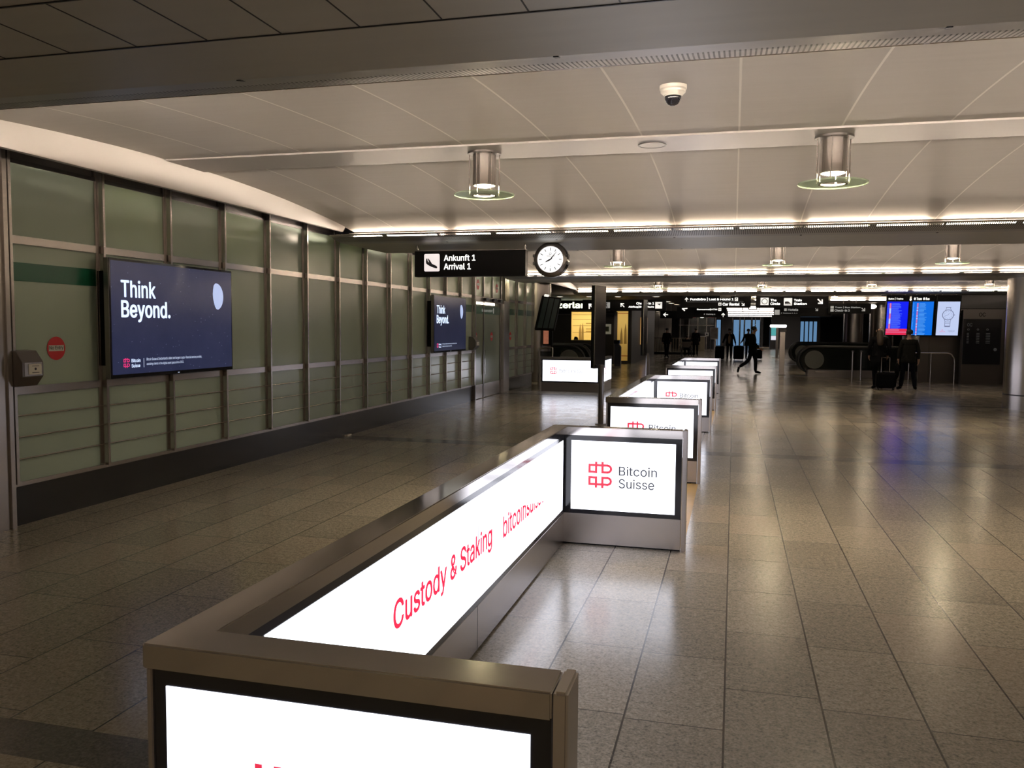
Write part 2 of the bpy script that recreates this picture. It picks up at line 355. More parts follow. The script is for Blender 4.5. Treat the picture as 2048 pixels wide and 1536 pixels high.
class Pl:
    """a plane to draw on: origin, right, up, normal towards the reader"""
    def __init__(s, o, facing):
        s.o = Vector(o); s.u = {'-y': Vector((1, 0, 0)), '+y': Vector((-1, 0, 0)), '+x': Vector((0, 1, 0)), '-x': Vector((0, -1, 0))}[facing] if isinstance(facing, str) else facing[0]
        s.w = Vector((0, 0, 1)) if isinstance(facing, str) else facing[1]; s.n = s.u.cross(s.w)
    def p(s, a, b, c=0.0): return s.o+s.u*a+s.w*b+s.n*c
    def rect(s, mb, a0, a1, b0, b1, c=0.001, d=0.002):
        return mb.prism([s.p(a0, b0, c), s.p(a1, b0, c), s.p(a1, b1, c), s.p(a0, b1, c)], s.n*-d)
    def poly(s, mb, pts, c=0.001, d=0.002): return mb.prism([s.p(a, b, c) for a, b in pts], s.n*-d)
    def disc(s, mb, a, b, r, c=0.001, d=0.002, n=24, ry=None):
        return s.poly(mb, [(a+r*math.cos(2*PI*i/n), b+(ry or r)*math.sin(2*PI*i/n)) for i in range(n)], c, d)
    def ring(s, mb, a, b, r0, r1, c=0.001, n=24):
        for i in range(n):
            t0, t1 = 2*PI*i/n, 2*PI*(i+1)/n
            s.poly(mb, [(a+r0*math.cos(t0), b+r0*math.sin(t0)), (a+r1*math.cos(t0), b+r1*math.sin(t0)), (a+r1*math.cos(t1), b+r1*math.sin(t1)), (a+r0*math.cos(t1), b+r0*math.sin(t1))], c)
        return mb
    def line(s, mb, pts, t, c=0.001):
        for (a0, b0), (a1, b1) in zip(pts, pts[1:]):
            l = math.hypot(a1-a0, b1-b0) or 1; nx, ny = -(b1-b0)/l*t/2, (a1-a0)/l*t/2; ex, ey = (a1-a0)/l*t/2*0.9, (b1-b0)/l*t/2*0.9
            s.poly(mb, [(a0+nx-ex, b0+ny-ey), (a0-nx-ex, b0-ny-ey), (a1-nx+ex, b1-ny+ey), (a1+nx+ex, b1+ny+ey)], c)
        return mb
    def text(s, mb, txt, a0, a1, b0, b1, c=0.002, bold=0.0, spacing=1.0, clip=None):
        """writes txt so that its ink fills the rectangle a0..a1, b0..b1"""
        me = glyph_mesh(txt, spacing)
        xs = [q.co.x for q in me.vertices]; ys = [q.co.y for q in me.vertices]
        fx = (a1-a0)/(max(xs)-min(xs)); fy = (b1-b0)/(max(ys)-min(ys)); mx, my = min(xs), min(ys)
        if clip:
            bm = bmesh.new(); bm.from_mesh(me)
            for q in bm.verts: q.co = Vector((a0+(q.co.x-mx)*fx, b0+(q.co.y-my)*fy, 0))
            bmesh.ops.bisect_plane(bm, geom=bm.verts[:]+bm.edges[:]+bm.faces[:], plane_co=clip[0], plane_no=clip[1], clear_outer=True); bm.to_mesh(me); bm.free(); fx = fy = 1; mx, my = a0, b0
        k = (max(ys)-min(ys))*(1 if clip else fy)/0.75*bold      # heavier strokes: shifted copies of the glyph faces
        for dx, dy in ([(0, 0)] if not bold else [(-k, 0), (k, 0), (0, k*0.6), (0, -k*0.6), (k*.7, k*.45), (-k*.7, k*.45), (k*.7, -k*.45), (-k*.7, -k*.45)]):
            mb.add([s.p(a0+(q.co.x-mx)*fx+dx, b0+(q.co.y-my)*fy+dy, c) for q in me.vertices], [tuple(p.vertices) for p in me.polygons])
        bpy.data.meshes.remove(me); return mb
def arrow(P, mb, a, b, r, ang, t):
    """signage arrow of half length r pointing along ang"""
    ca, sa = math.cos(ang), math.sin(ang); R = lambda x, y: (a+x*ca-y*sa, b+x*sa+y*ca)
    P.line(mb, [R(-r, 0), R(r*0.8, 0)], t)
    P.line(mb, [R(r*0.1, r*0.85), R(r, 0), R(r*0.1, -r*0.85)], t); return mb
def logo(P, mb, a, b, w, c=0.002):
    """two rows of linked letter shapes: square bowl, link and round bowl with stubs"""
    t = 0.10*w
    def half(sgn, b0):
        f = lambda pts: [(a+x*w, b0+sgn*y*w) for x, y in (pts if sgn > 0 else reversed(pts))]
        R = lambda x0, x1, y0, y1: P.poly(mb, f([(x0, y0), (x1, y0), (x1, y1), (x0, y1)]), c)
        R(0, .375, 0, .1); R(0, .375, .285, .385); R(0, .1, .1, .285); R(.275, .375, .1, .285)
        R(.275, .375, .385, .485); R(.375, .545, .285, .385); R(.545, .645, .385, .485)
        R(.545, .645, 0, .385); R(.645, .83, 0, .1); R(.645, .83, .285, .385)
        n = 8; cx, cyy = .80, .1925
        for i in range(n):
            t0, t1 = -PI/2+PI*i/n, -PI/2+PI*(i+1)/n
            pt = lambda q, r0, r1: (cx+r0*math.cos(q), cyy+r1*math.sin(q))
            P.poly(mb, f([pt(t0, .10, .0925), pt(t0, .20, .1925), pt(t1, .20, .1925), pt(t1, .10, .0925)]), c)
    half(1, b+0.62*w); half(-1, b+0.485*w)
    return mb

# ------------------------------------------------------------------ the hall: floor, ceiling, walls
X_R, X_L, Y_B, Y_F = 11.0, -5.78, -6.9, 104.0
SP, B0, ZS = 9.05, 2.87, 2.87                    # beam spacing, first beam, soffit height
st = lambda name, mb, m, parent=None, **k: props(build(name, mb, m, parent, base=False, **k), kind='structure')
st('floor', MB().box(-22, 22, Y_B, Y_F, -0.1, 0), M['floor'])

def vault(j, x0, x1):
    yc = B0+SP*(j+0.5); root = empty('ceiling', (0, yc, 0), kind='structure')
    D = [i*0.325 for i in range(-12, 13)]; zz = lambda d: 3.285-0.0155*d*d
    prof = [(-3.9, 2.95)]+[(d, zz(d)) for d in D]+[(3.9, 2.95)]
    mb = MB(); n = len(prof)
    vs = [(x, yc+d, z) for x in (x0, x1) for d, z in prof]
    mb.add(vs, [(i, i+1, n+i+1, n+i) for i in range(n-1)])
    o = build('vault_panels', mb, M['vault'], root, smooth=True)
    uv = o.data.uv_layers.new(name='UVMap')
    for l in o.data.loops:
        co = o.data.vertices[l.vertex_index].co; uv.data[l.index].uv = (co.x*0.1, co.y*0.1)
    build('apex_strip', MB().box(x0, x1, yc-0.3, yc+0.3, 3.268, 3.284), M['strip'], root)
    if x0 > -5.4 and x0 < -5.3:
        pts = [(x0, yc+d, zz(d)+0.01) for d in D if abs(d) < 3.6]
        pts = [(x0+0.02, yc+3.5, 3.012), (x0+0.02, yc-3.5, 3.012)][::-1] + [(x0+0.02, p[1], p[2]) for p in reversed(pts)]
        build('end_panel', MB().prism(pts, (-0.05, 0, 0)), M['lunette'], root)
    return root
XE = -5.35
vault(-1, XE, X_R); vault(0, XE, X_R); vault(1, XE, X_R); vault(2, XE, X_R); vault(3, -0.6, X_R)

tube_me = end_me = strip_me = None
def beam(k, x0, x1, sides):
    global tube_me, end_me, strip_me
    yc = B0+SP*k; root = empty('beam', (0, yc, ZS), kind='structure')
    w = 0.775
    build('soffit', MB().box(x0, x1, yc-w, yc+w, ZS, ZS+0.05), M['soffit'], root)
    for sg in ((-1, 1) if k == 0 else ()):       # raised seams of the soffit panels
        build('soffit_trim', MB().box(x0, x1, yc+sg*0.25-0.004, yc+sg*0.25+0.004, ZS-0.004, ZS+0.001), M['darkmetal'], root)
    if k == 0:
        mb = MB(); x = -5.2
        while x < 6: mb.box(x-0.003, x+0.003, yc-0.25, yc+0.25, ZS-0.002, ZS+0.001); x += 0.341
        build('soffit_joint', mb, M['darkmetal'], root)
    for sg in sides:
        prof = [(w, 0.0), (w+0.15, 0.012), (w+0.30, 0.036), (w+0.435, 0.076)]
        pts = [(d*sg, z) for d, z in prof]; th = [(d*sg, z+0.004) for d, z in prof]
        mb = MB(); vs = [(x, yc+d, ZS+z) for x in (x0, x1) for d, z in pts+th[::-1]]; n = 8
        mb.add(vs, [(i, (i+1) % n, n+(i+1) % n, n+i) for i in range(n)]+[tuple(reversed(range(n))), tuple(range(n, 2*n))])
        t = build('cove_trough', mb, M['perf'], root)
        build('trough_lip', MB().cyl((x0+0.1, yc+sg*(w+0.435), ZS+0.079), (x1, yc+sg*(w+0.435), ZS+0.079), 0.007, 8), M['steel'], root)
        mb = MB(); x = -4.65+0.775*0
        for q in range(-2, 9):
            x = -0.775+1.55*q-0.0
            if x0 < x < x1: mb.box(x-0.012, x+0.012, yc+sg*(w+0.0)-0.002, yc+sg*(w+0.0)+0.002, ZS-0.003, ZS+0.01).prism([(x-0.012, yc+sg*w, ZS-0.004), (x+0.012, yc+sg*w, ZS-0.004), (x+0.012, yc+sg*(w+0.43), ZS+0.070), (x-0.012, yc+sg*(w+0.43), ZS+0.070)], (0, 0, 0.012))
        build('trough_joint', mb, M['darkmetal'], root)
        x = -5.42; lo, hi = max(x0, -5.42), x1
        bx = lambda d0, d1, z0, z1: MB().box(lo, hi, min(yc+sg*d0, yc+sg*d1), max(yc+sg*d0, yc+sg*d1), ZS+z0, ZS+z1)
        build('reflector', bx(w-0.125, w-0.13, 0.045, 0.16), M['strip'], root)
        build('added_visor', bx(w-0.12, w+0.03, 0.089, 0.092), M['blackmatte'], root)  # unseen plate added to keep strip light off the nearby vault
        while x < x1-0.5:
            if x > x0-0.05:
                if tube_me is None:
                    tube_me = (build('lamp_tube', MB().cyl((-0.685, 0.022, 0.116), (0.685, 0.022, 0.116), 0.011, 10), M['tube'], root, world=False, smooth=True),
                               build('added_strip', MB().box(-0.69, 0.69, 0.001, 0.004, 0.052, 0.078), M['throw_strip'], root, world=False))  # the flat strip is an added source that evens out the vault
                    pair = tube_me; strip_me = [q.data for q in pair]
                else: pair = tuple(mesh_obj(q.name.split('.')[0], d, None, root) for q, d in zip(tube_me, strip_me))
                if x < -5.0:                   # leftmost added strip of each trough strengthened to brighten the vault's left end
                    pair[1].data = end_me = end_me or pair[1].data.copy(); end_me.materials[0] = M['boost_strip']
                for q in pair: q.location = (x+0.775, sg*(w-0.12), 0.0); q.rotation_euler = (0, 0, 0 if sg > 0 else PI)
            x += 1.55
    return root
beam(-1, -5.45, X_R, (1,)); beam(0, -5.45, X_R, (-1, 1)); beam(1, -5.45, X_R, (-1, 1)); beam(2, -5.45, X_R, (-1, 1))
beam(3, -5.45, X_R, (-1, 1)); beam(4, -0.7, X_R, (-1,))

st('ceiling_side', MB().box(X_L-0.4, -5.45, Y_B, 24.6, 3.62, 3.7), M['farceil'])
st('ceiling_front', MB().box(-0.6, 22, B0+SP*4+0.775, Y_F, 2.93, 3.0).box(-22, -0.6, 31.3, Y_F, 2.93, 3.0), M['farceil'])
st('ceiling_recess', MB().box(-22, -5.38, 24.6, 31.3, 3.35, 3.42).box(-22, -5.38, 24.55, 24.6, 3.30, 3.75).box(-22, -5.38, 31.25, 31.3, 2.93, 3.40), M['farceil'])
st('wall_back', MB().box(X_L-0.5, X_R, Y_B, Y_B+0.1, 0, 3.6), M['farwall'])
st('wall_right', MB().box(X_R, X_R+0.1, Y_B, 29.6, 0, 3.6), M['farwall'])
st('wall_far', MB().box(-22, 22, Y_F-0.1, Y_F, 0, 3.0), M['farwall'])
st('wall_side', MB().box(-22, -21.9, 24.6, Y_F, 0, 3.4).box(21.9, 22, 29.5, Y_F, 0, 3.0), M['farwall'])

# the glazed wall on the left: black plinth, steel grid, frosted panes, lit room behind
wall = empty('wall_left', (X_L, 5.7, 0), kind='structure')
MY = [5.72+0.971*i for i in range(14)]           # mullion lines up to the door
DO0, DO1, JB1 = 18.43, 20.74, 21.33
END = [21.33, 22.27, 23.25, 24.21]
Z0, Z1, Z2, Z3 = 0.36, 1.10, 2.365, 3.02
build('back_panel', MB().box(X_L-0.9, X_L-0.85, Y_B, 24.4, 0, 3.62), M['farwall'], wall)
build('plain_panel', MB().box(X_L-0.06, X_L, Y_B, 4.62, 0, 3.62), M['steel_dark'], wall)
build('top_band', MB().box(X_L-0.06, X_L-0.03, 4.6, 24.3, Z3+0.03, 3.62), M['band'], wall)
st('baseboard_left', MB().box(X_L-0.1, X_L+0.012, 5.60, DO0-0.02, 0, Z0-0.03).box(X_L-0.1, X_L+0.012, JB1, 24.2, 0, Z0-0.03), M['plinth'])
build('bottom_rail', MB().box(X_L-0.06, X_L+0.02, 5.60, DO0, Z0-0.03, Z0+0.005).box(X_L-0.06, X_L+0.02, JB1, 24.25, Z0-0.03, Z0+0.005), M['steel'], wall, bevel=0.004)
# pilaster
pil = build('trim_1', MB().box(X_L-0.06, X_L+0.055, 4.62, 5.58, 0, 3.62).box(X_L-0.06, X_L+0.075, 5.56, 5.61, 0, 3.62), M['steel'], None, base=False, bevel=0.004); pil['kind'] = 'structure'
lit = {1, 3, 5, 6, 8, 9, 11}
for seg, Ys in ((0, MY), (1, END)):
    for i, y in enumerate(Ys):
        if seg == 0 and i == 0: y = 5.635
        mb = MB().box(X_L-0.02, X_L+0.012, y-0.042, y+0.042, Z0, 3.62).box(X_L+0.012, X_L+0.075, y-0.016, y+0.016, Z0, 3.5)
        build('mullion', mb, M['steel'] if seg == 0 else M['steel'], wall, bevel=0.003)
        build('mullion_foot', MB().box(X_L+0.012, X_L+0.05, y-0.05, y-0.022, Z0+0.003, Z0+0.02).box(X_L+0.012, X_L+0.05, y+0.022, y+0.05, Z0+0.003, Z0+0.02), M['steel'], wall)
    for i, (a, b) in enumerate(zip(Ys, Ys[1:])):
        if seg == 0 and i == 0: a = 5.635
        a += 0.03; b -= 0.03
        for z in (Z1+0.035, Z2+0.022):
            build('transom', MB().box(X_L-0.02, X_L+0.03, a, b, z-0.034, z+0.034), M['steel'], wall, bevel=0.003)
        build('top_rail', MB().box(X_L-0.02, X_L+0.012, a, b, Z3-0.005, Z3+0.03), M['steel_dark'], wall)
        for z in (0.56, 0.745, 0.925):
            build('guard_rod', MB().cyl((X_L+0.025, a-0.03, z), (X_L+0.025, b+0.03, z), 0.0065, 8), M['steel'], wall, smooth=True)
        gl = M['glass']
        build('pane', MB().box(X_L-0.012, X_L-0.002, a, b, Z0, Z1+0.01), M['glass_dark'], wall)
        build('pane', MB().box(X_L-0.012, X_L-0.002, a, b, Z1+0.06, Z2), gl, wall)
        build('pane', MB().box(X_L-0.012, X_L-0.002, a, b, Z2+0.05, Z3), gl, wall)
        if seg == 0 and i in lit or seg == 1:
            build('room_lamp', MB().box(X_L-0.30, X_L-0.22, a+0.1, b-0.15, 3.10, 3.12), mat('room_lamp_glow', (0.8, 0.8, 0.8), 0.4, emis=(1.0, 0.85, 0.5), es=70.0) if 'room_lamp_glow' not in bpy.data.materials else bpy.data.materials['room_lamp_glow'], wall)
        if seg == 0 and i in lit:
            for yy in (a-0.03, b+0.03):
                build('baffle', MB().box(X_L-0.85, X_L-0.02, yy-0.005, yy+0.005, Z2+0.03, 3.6), M['farwall'], wall)
            build('baffle', MB().box(X_L-0.85, X_L-0.02, a, b, Z2+0.02, Z2+0.03), M['farwall'], wall)
PW = Pl((X_L, 0, 0), '+x')
mb = MB(); PW.rect(mb, 5.68, 6.648, 2.048, 2.203, 0.0035); build('green_band', mb, M['green'], wall)
mb = MB()
for a, b in zip(END, END[1:]): PW.rect(mb, a+0.035, b-0.035, 2.02, 2.18, 0.0035)
PW.rect(mb, 17.42, 18.32, 2.03, 2.19, 0.0035); build('green_band', mb, M['green'], wall)

# sliding glass door in the wall
door = empty('door_1', (X_L, DO0, 0), kind='structure')
build('door_frame', MB().box(X_L-0.08, X_L+0.075, DO0-0.06, DO0, 0, 3.3).box(X_L-0.06, X_L+0.06, DO0, DO1, 2.28, 2.40).box(X_L-0.06, X_L+0.05, DO0, DO1, Z3, 3.3), M['steel_dark'], door, bevel=0.004)
build('jamb', MB().box(X_L-0.06, X_L+0.10, DO1, JB1-0.04, 0, 2.36), M['steel'], door, bevel=0.01)
for a, b in ((DO0, 19.26), (19.28, DO1)):
    lf = build('door_leaf', MB().box(X_L-0.012, X_L-0.002, a, b, 0.33, 2.28), M['glass_door'], door)
    build('kick_plate', MB().box(X_L-0.03, X_L+0.008, a, b, 0.015, 0.34), M['steel'], lf)
    build('stile', MB().box(X_L-0.02, X_L+0.02, b-0.05, b, 0.015, 2.28), M['steel_dark'], lf)
build('door_handle', MB().box(X_L+0.03, X_L+0.05, 19.22, 19.26, 0.55, 1.15), M['chrome'], door, bevel=0.008)
build('door_handle', MB().box(X_L-0.002, X_L+0.01, 18.46, 18.60, 0.52, 1.02), M['sign_dim'], door, bevel=0.002)
for a, b in ((DO0, 19.2), (19.24, 19.96), (20.0, DO1)):
    build('fanlight', MB().box(X_L-0.012, X_L-0.002, a+0.02, b-0.02, 2.42, Z3), M['glass'], door)
    build('fanlight_bar', MB().box(X_L-0.02, X_L+0.03, b-0.03, b+0.03, 2.40, Z3), M['steel_dark'], door)
build('room_lamp', MB().box(X_L-0.30, X_L-0.22, DO0+0.1, DO1-0.3, 3.10, 3.12), bpy.data.materials['room_lamp_glow'], door)
build('door_sensor', MB().box(X_L+0.06, X_L+0.13, 19.05, 19.3, 2.31, 2.38).box(X_L+0.06, X_L+0.13, 19.75, 19.95, 2.31, 2.38).box(X_L+0.06, X_L+0.13, 20.3, 20.5, 2.31, 2.38), M['black'], door)
mb = MB(); PW.rect(mb, DO0+0.03, DO1-0.03, 2.0, 2.19, 0.003); build('green_band', mb, M['green'], door)
mb = MB(); arrow(PW, mb, 18.8, 2.10, 0.10, PI, 0.024); PW.text(mb, 'Bassersdorf', 19.1, 20.0, 2.055, 2.125, 0.006); PW.rect(mb, 20.08, 20.12, 2.03, 2.16, 0.006)
build('door_lettering', mb, M['sign_dim'], door)
mb = MB(); PW.rect(mb, 18.48, 19.2, 2.225, 2.27, 0.004); PW.rect(mb, 19.3, 20.2, 2.225, 2.27, 0.004); build('door_lamp', mb, M['lamp'], door)

# round steel columns and the metal wall behind the right side
def column(c, r, h, label, m, ring=True):
    o = empty('column', (c[0], c[1], 0), label, 'column', kind='structure')
    build('shaft', MB().cyl((c[0], c[1], 0), (c[0], c[1], h), r, 48), m, o, smooth=True)
    if ring: build('joint_ring', MB().lathe([(r-0.01, 0.30), (r+0.002, 0.30), (r+0.002, 0.325), (r-0.01, 0.325)], (c[0], c[1], 0), 48), M['darkmetal'], o, smooth=True)
    return o
column((6.42, 20.7), 0.62, 2.87, 'thick round steel column at the right edge of the hall', M['steel'])
column((-5.95, 25.7), 0.42, 3.3, 'round dark steel column past the end of the glass wall', M['steel_dark'], False)
column((5.75, 45.0), 0.46, 2.93, 'slimmer round steel column behind the escalator', M['steel_dark'], False)
column((7.05, 45.0), 0.56, 2.93, 'broad round steel column reflecting violet light', M['steel'], False)
column((8.9, 46.0), 0.7, 2.93, 'broad steel column left of the blue departure screens', M['steel'], False)
YW = 30.2
st('wall_right_metal', MB().box(5.9, 22, YW, YW+0.15, 0, 2.87), M['wall_metal'])
mb = MB()
for i in range(9): mb.box(6.2+i*1.1, 6.206+i*1.1, YW-0.004, YW, 0, 2.4)
mb.box(5.9, X_R, YW-0.01, YW, 2.40, 2.42)
st('trim_2', mb, M['blackmatte'])
st('trim_3', MB().box(5.9, X_R, YW-0.02, YW-0.001, 2.42, 2.87), M['darkmetal'])

# ------------------------------------------------------------------ light box barriers
def prism_xy(mb, pts, z0, z1): return mb.prism([(x, y, z1) for x, y in pts], (0, 0, z0-z1))
BX0, BX1, TH, ZC = -1.372, -0.355, 0.126, 0.926
def barrier(y0, label, group='light box barriers in a row'):
    y1 = y0+4.845
    o = empty('light_box_barrier', (BX0, y0, 0), label, 'barrier', group)
    def C_(i): return [(BX0+i, y0+i), (BX1-i*0.2, y0+i), (BX1-i*0.2, y0+TH-i), (BX0+TH-i, y0+TH-i), (BX0+TH-i, y1-TH+i), (BX1-i*0.2, y1-TH+i), (BX1-i*0.2, y1-i), (BX0+i, y1-i)]
    build('cap', prism_xy(MB(), C_(0), 0.864, ZC), M['steel_cap'], o, bevel=0.004)
    build('plinth', prism_xy(MB(), C_(0.012), 0.012, 0.246), M['steel'], o, bevel=0.002)
    build('foot', prism_xy(MB(), C_(0.03), 0.0, 0.014), M['blackmatte'], o)
    build('bezel', prism_xy(MB(), C_(0.014), 0.246, 0.864), M['black'], o)
    build('side_panel', MB().box(BX0+0.006, BX0+0.013, y0+0.02, y1-0.02, 0.246, 0.864), M['steel'], o)
    for ya in (y0, y1-TH):
        build('corner_post', MB().box(BX0+0.006, BX0+0.022, ya+0.006, ya+TH-0.006, 0.012, 0.864) if ya == y0 else MB().box(BX0+0.006, BX0+0.022, ya+0.006, ya+TH-0.006, 0.012, 0.864), M['steel'], o, bevel=0.003)
        build('end_post', MB().box(BX1+0.004, BX1+0.036, ya-0.004, ya+TH+0.004, 0, ZC+0.004), M['steel'], o, bevel=0.006)
        for sg, yf in ((-1, ya+0.014), (1, ya+TH-0.014)):
            outer = (ya == y0) == (sg < 0)
            xa = BX0+0.058 if outer else BX0+TH+0.040
            lp = build('light_panel', MB().box(xa, BX1-0.048, min(yf, yf+sg*0.003), max(yf, yf+sg*0.003), 0.281, 0.822), M['box'], o)
            P = Pl((xa if sg < 0 else BX1-0.048, yf+sg*0.003, 0), '-y' if sg < 0 else '+y'); wd = BX1-0.048-xa
            a = (wd-0.53)/2+0.0
            build('panel_logo', logo(P, MB(), a, 0.457, 0.186, 0.0015), M['logo_red'], lp)
            build('panel_lettering', P.text(MB(), 'Bitcoin', a+0.238, a+0.528, 0.562, 0.634, 0.0015, bold=0.01), M['logo_grey'], lp); build('panel_lettering', P.text(MB(), 'Suisse', a+0.238, a+0.508, 0.463, 0.537, 0.0015, bold=0.01), M['logo_grey'], lp)
    xi = BX0+TH-0.014
    lp = build('light_panel', MB().box(xi, xi+0.003, y0+TH+0.24, y1-TH-0.06, 0.281, 0.826), M['box'], o)
    build('panel_joint', MB().box(xi+0.003, xi+0.0036, y0+2.414, y0+2.419, 0.281, 0.826), M['ink'], lp)
    build('plinth_joint', MB().box(BX0+TH-0.013, BX0+TH-0.0115, y0+2.414, y0+2.418, 0.014, 0.246), M['blackmatte'], o)
    P = Pl((xi+0.003, y0, 0), '+x')
    mb = MB(); P.text(mb, 'Custody & Staking', 1.29, 2.668, 0.476, 0.625, 0.0015, bold=0.022)
    build('panel_lettering', mb, M['logo_red'], lp)
    mb = MB(); P.text(mb, 'bitcoinsuisse', 2.905, 3.99, 0.485, 0.612, 0.0015, bold=0.006, clip=(Vector((3.05, 0.625, 0)), Vector((0.15, 1, 0))))
    build('panel_lettering', mb, M['logo_red'], lp)
    return o
barrier(1.700, 'nearest steel-capped light box barrier, open to the right, in the foreground')
barrier(9.345, 'light box barrier second in the row, beyond the foreground one')
barrier(17.93, 'light box barrier at the far end of the row, small and mostly hidden')
def mat_strip(y0, y1, label):
    o = build('floor_film', MB().box(-1.30, -0.338, y0, y1, 0.0, 0.0015), M['yellow'], None)
    props(o, label, 'floor marking', 'yellow films on the floor between barriers')
    mb = MB(); P = Pl((-0.40, y0+0.9, 0), (Vector((-1, 0, 0)), Vector((0, -1, 0)))); 
    for i in range(3): P.ring(mb, 0.06*i, 0.05*i, 0.03, 0.042, 0.0018, 12)
    build('scuff', mb, M['greyfab'], o)
mat_strip(6.56, 9.33, 'yellow film on the floor behind the foreground light box barrier')
mat_strip(14.21, 17.9, 'yellow film on the floor before the farthest barrier in the row')
# the separate barrier on the left by the escalator
o = empty('light_box_barrier', (-4.96, 21.87, 0), 'wide light box barrier standing alone near the left escalator, one-line lettering', 'barrier')
x0, x1, ya, yb = -4.96, -3.30, 21.87, 23.6
Ls = [(x0, ya), (x1, ya), (x1, yb), (x1-TH, yb), (x1-TH, ya+TH), (x0, ya+TH)]
Li = [(x0+.012, ya+.012), (x1-.012, ya+.012), (x1-.012, yb-.012), (x1-TH+.012, yb-.012), (x1-TH+.012, ya+TH-.012), (x0+.012, ya+TH-.012)]
build('cap', prism_xy(MB(), Ls, 0.855, ZC-0.01), M['steel_dark'], o, bevel=0.004)
build('plinth', prism_xy(MB(), Li, 0.0, 0.24), M['steel_dark'], o)
build('bezel', prism_xy(MB(), Li, 0.24, 0.855), M['black'], o)
build('end_post', MB().box(x0-0.035, x0-0.004, ya-0.004, ya+TH+0.004, 0, ZC), M['steel'], o, bevel=0.004)
lp = build('light_panel', MB().box(x0+0.05, x1-0.13, ya+0.009, ya+0.012, 0.275, 0.83), M['box'], o)
P = Pl((x0, ya+0.009, 0), '-y')
build('panel_logo', logo(P, MB(), 0.26, 0.455, 0.175, 0.002), M['logo_red'], lp)
build('panel_lettering', P.text(MB(), 'Bitcoin Suisse', 0.50, 1.40, 0.50, 0.60, 0.002), M['logo_grey'], lp)
lp = build('light_panel', MB().box(x1-0.012, x1-0.009, ya+0.2, yb-0.06, 0.275, 0.83), M['box'], o)
P = Pl((x1-0.009, ya, 0), '+x')
build('panel_logo', logo(P, MB(), 0.42, 0.455, 0.175, 0.002), M['logo_red'], lp)
build('panel_lettering', P.text(MB(), 'Bitcoin', 0.68, 1.1, 0.57, 0.64, 0.002), M['logo_grey'], lp); build('panel_lettering', P.text(MB(), 'Suisse', 0.68, 1.07, 0.455, 0.53, 0.002), M['logo_grey'], lp)

# ------------------------------------------------------------------ pendant lamps
def pendant(label):
    o = empty('pendant_lamp', (0, 0, 3.268), label, 'lamp', 'pendant lamps under the ceiling vaults')
    z = 3.268
    build('mount_plate', MB().lathe([(0, 3.268), (0.152, 3.268), (0.152, 3.25), (0, 3.25)], n=40), M['steel_dark'], o, smooth=True)
    build('cylinder_housing', MB().lathe([(0.104, 3.25), (0.104, 2.975), (0.098, 2.972), (0.094, 2.99), (0.094, 3.24)], n=40), M['steel'], o, smooth=True)
    for i in range(6):
        t = 2*PI*(i+0.25)/6; x, y = 0.135*math.cos(t), 0.135*math.sin(t)
        build('rod', MB().cyl((x, y, 3.25), (x, y, 2.885), 0.0055, 8), M['steel'], o, smooth=True)
        build('rod_cap', MB().cyl((x, y, 2.905), (x, y, 2.93), 0.009, 8), M['cream'], o, smooth=True)
    build('glass_disc', MB().lathe([(0.095, 2.885), (0.272, 2.885), (0.272, 2.897), (0.095, 2.897)], n=48, close=True), M['disc'], o, smooth=True)
    build('inner_ring', MB().lathe([(0.10, 2.883), (0.112, 2.883), (0.112, 2.90), (0.10, 2.90)], n=40, close=True), M['steel'], o, smooth=True)
    b = build('bulb', MB().lathe([(0, 2.958), (0.055, 2.960), (0.082, 2.972), (0.086, 2.985), (0, 2.986)], n=24), M['bulb'], o, smooth=True)
    return o
proto = low_bulb = None
LX = [-2.22, 0.75, 3.70, 6.68, 9.65]
names = {(-1, 0): 'pendant lamp behind the viewer on the left', (-1, 1): 'pendant lamp behind the viewer in the middle', (-1, 2): 'pendant lamp behind the viewer on the right',
 (0, 0): 'large round glass pendant lamp left of the ceiling hatch, above the Ankunft sign', (0, 1): 'large round glass pendant lamp right of the dome camera, at the upper right',
 (0, 2): 'pendant lamp of the nearest vault, out at the right',
 (1, 0): 'mid-size pendant lamp in the second vault, just right of the clock', (1, 1): 'mid-size pendant lamp in the second vault, middle one of the three there',
 (1, 2): 'mid-size pendant lamp in the second vault, near the right column', (2, 0): 'small pendant lamp in the third vault, above the check-in sign', (2, 1): 'small pendant lamp in the third vault, above The Circle sign',
 (2, 2): 'small pendant lamp in the third vault, above the tram and bus sign', (2, 3): 'small pendant lamp in the third vault, beside the right column',
 (3, 1): 'tiny pendant lamp in the farthest vault, right of the Train Station sign', (3, 2): 'tiny pendant lamp in the farthest vault, above the departure screens', (3, 3): 'tiny pendant lamp in the farthest vault, over the metal wall'}
for (j, i), lab in names.items():
    if proto is None:
        proto = pendant(lab); o = proto
        low_bulb = [c for c in o.children if c.name.startswith('bulb')][0].data.copy(); low_bulb.materials[0] = M['bulb_low']
    else: o = copy_tree(proto); o['label'] = lab
    o.location = (LX[i], B0+SP*(j+0.5), 3.268)
    if j >= 2:
        for ch in o.children:
            if ch.name.startswith('bulb'): ch.data = low_bulb

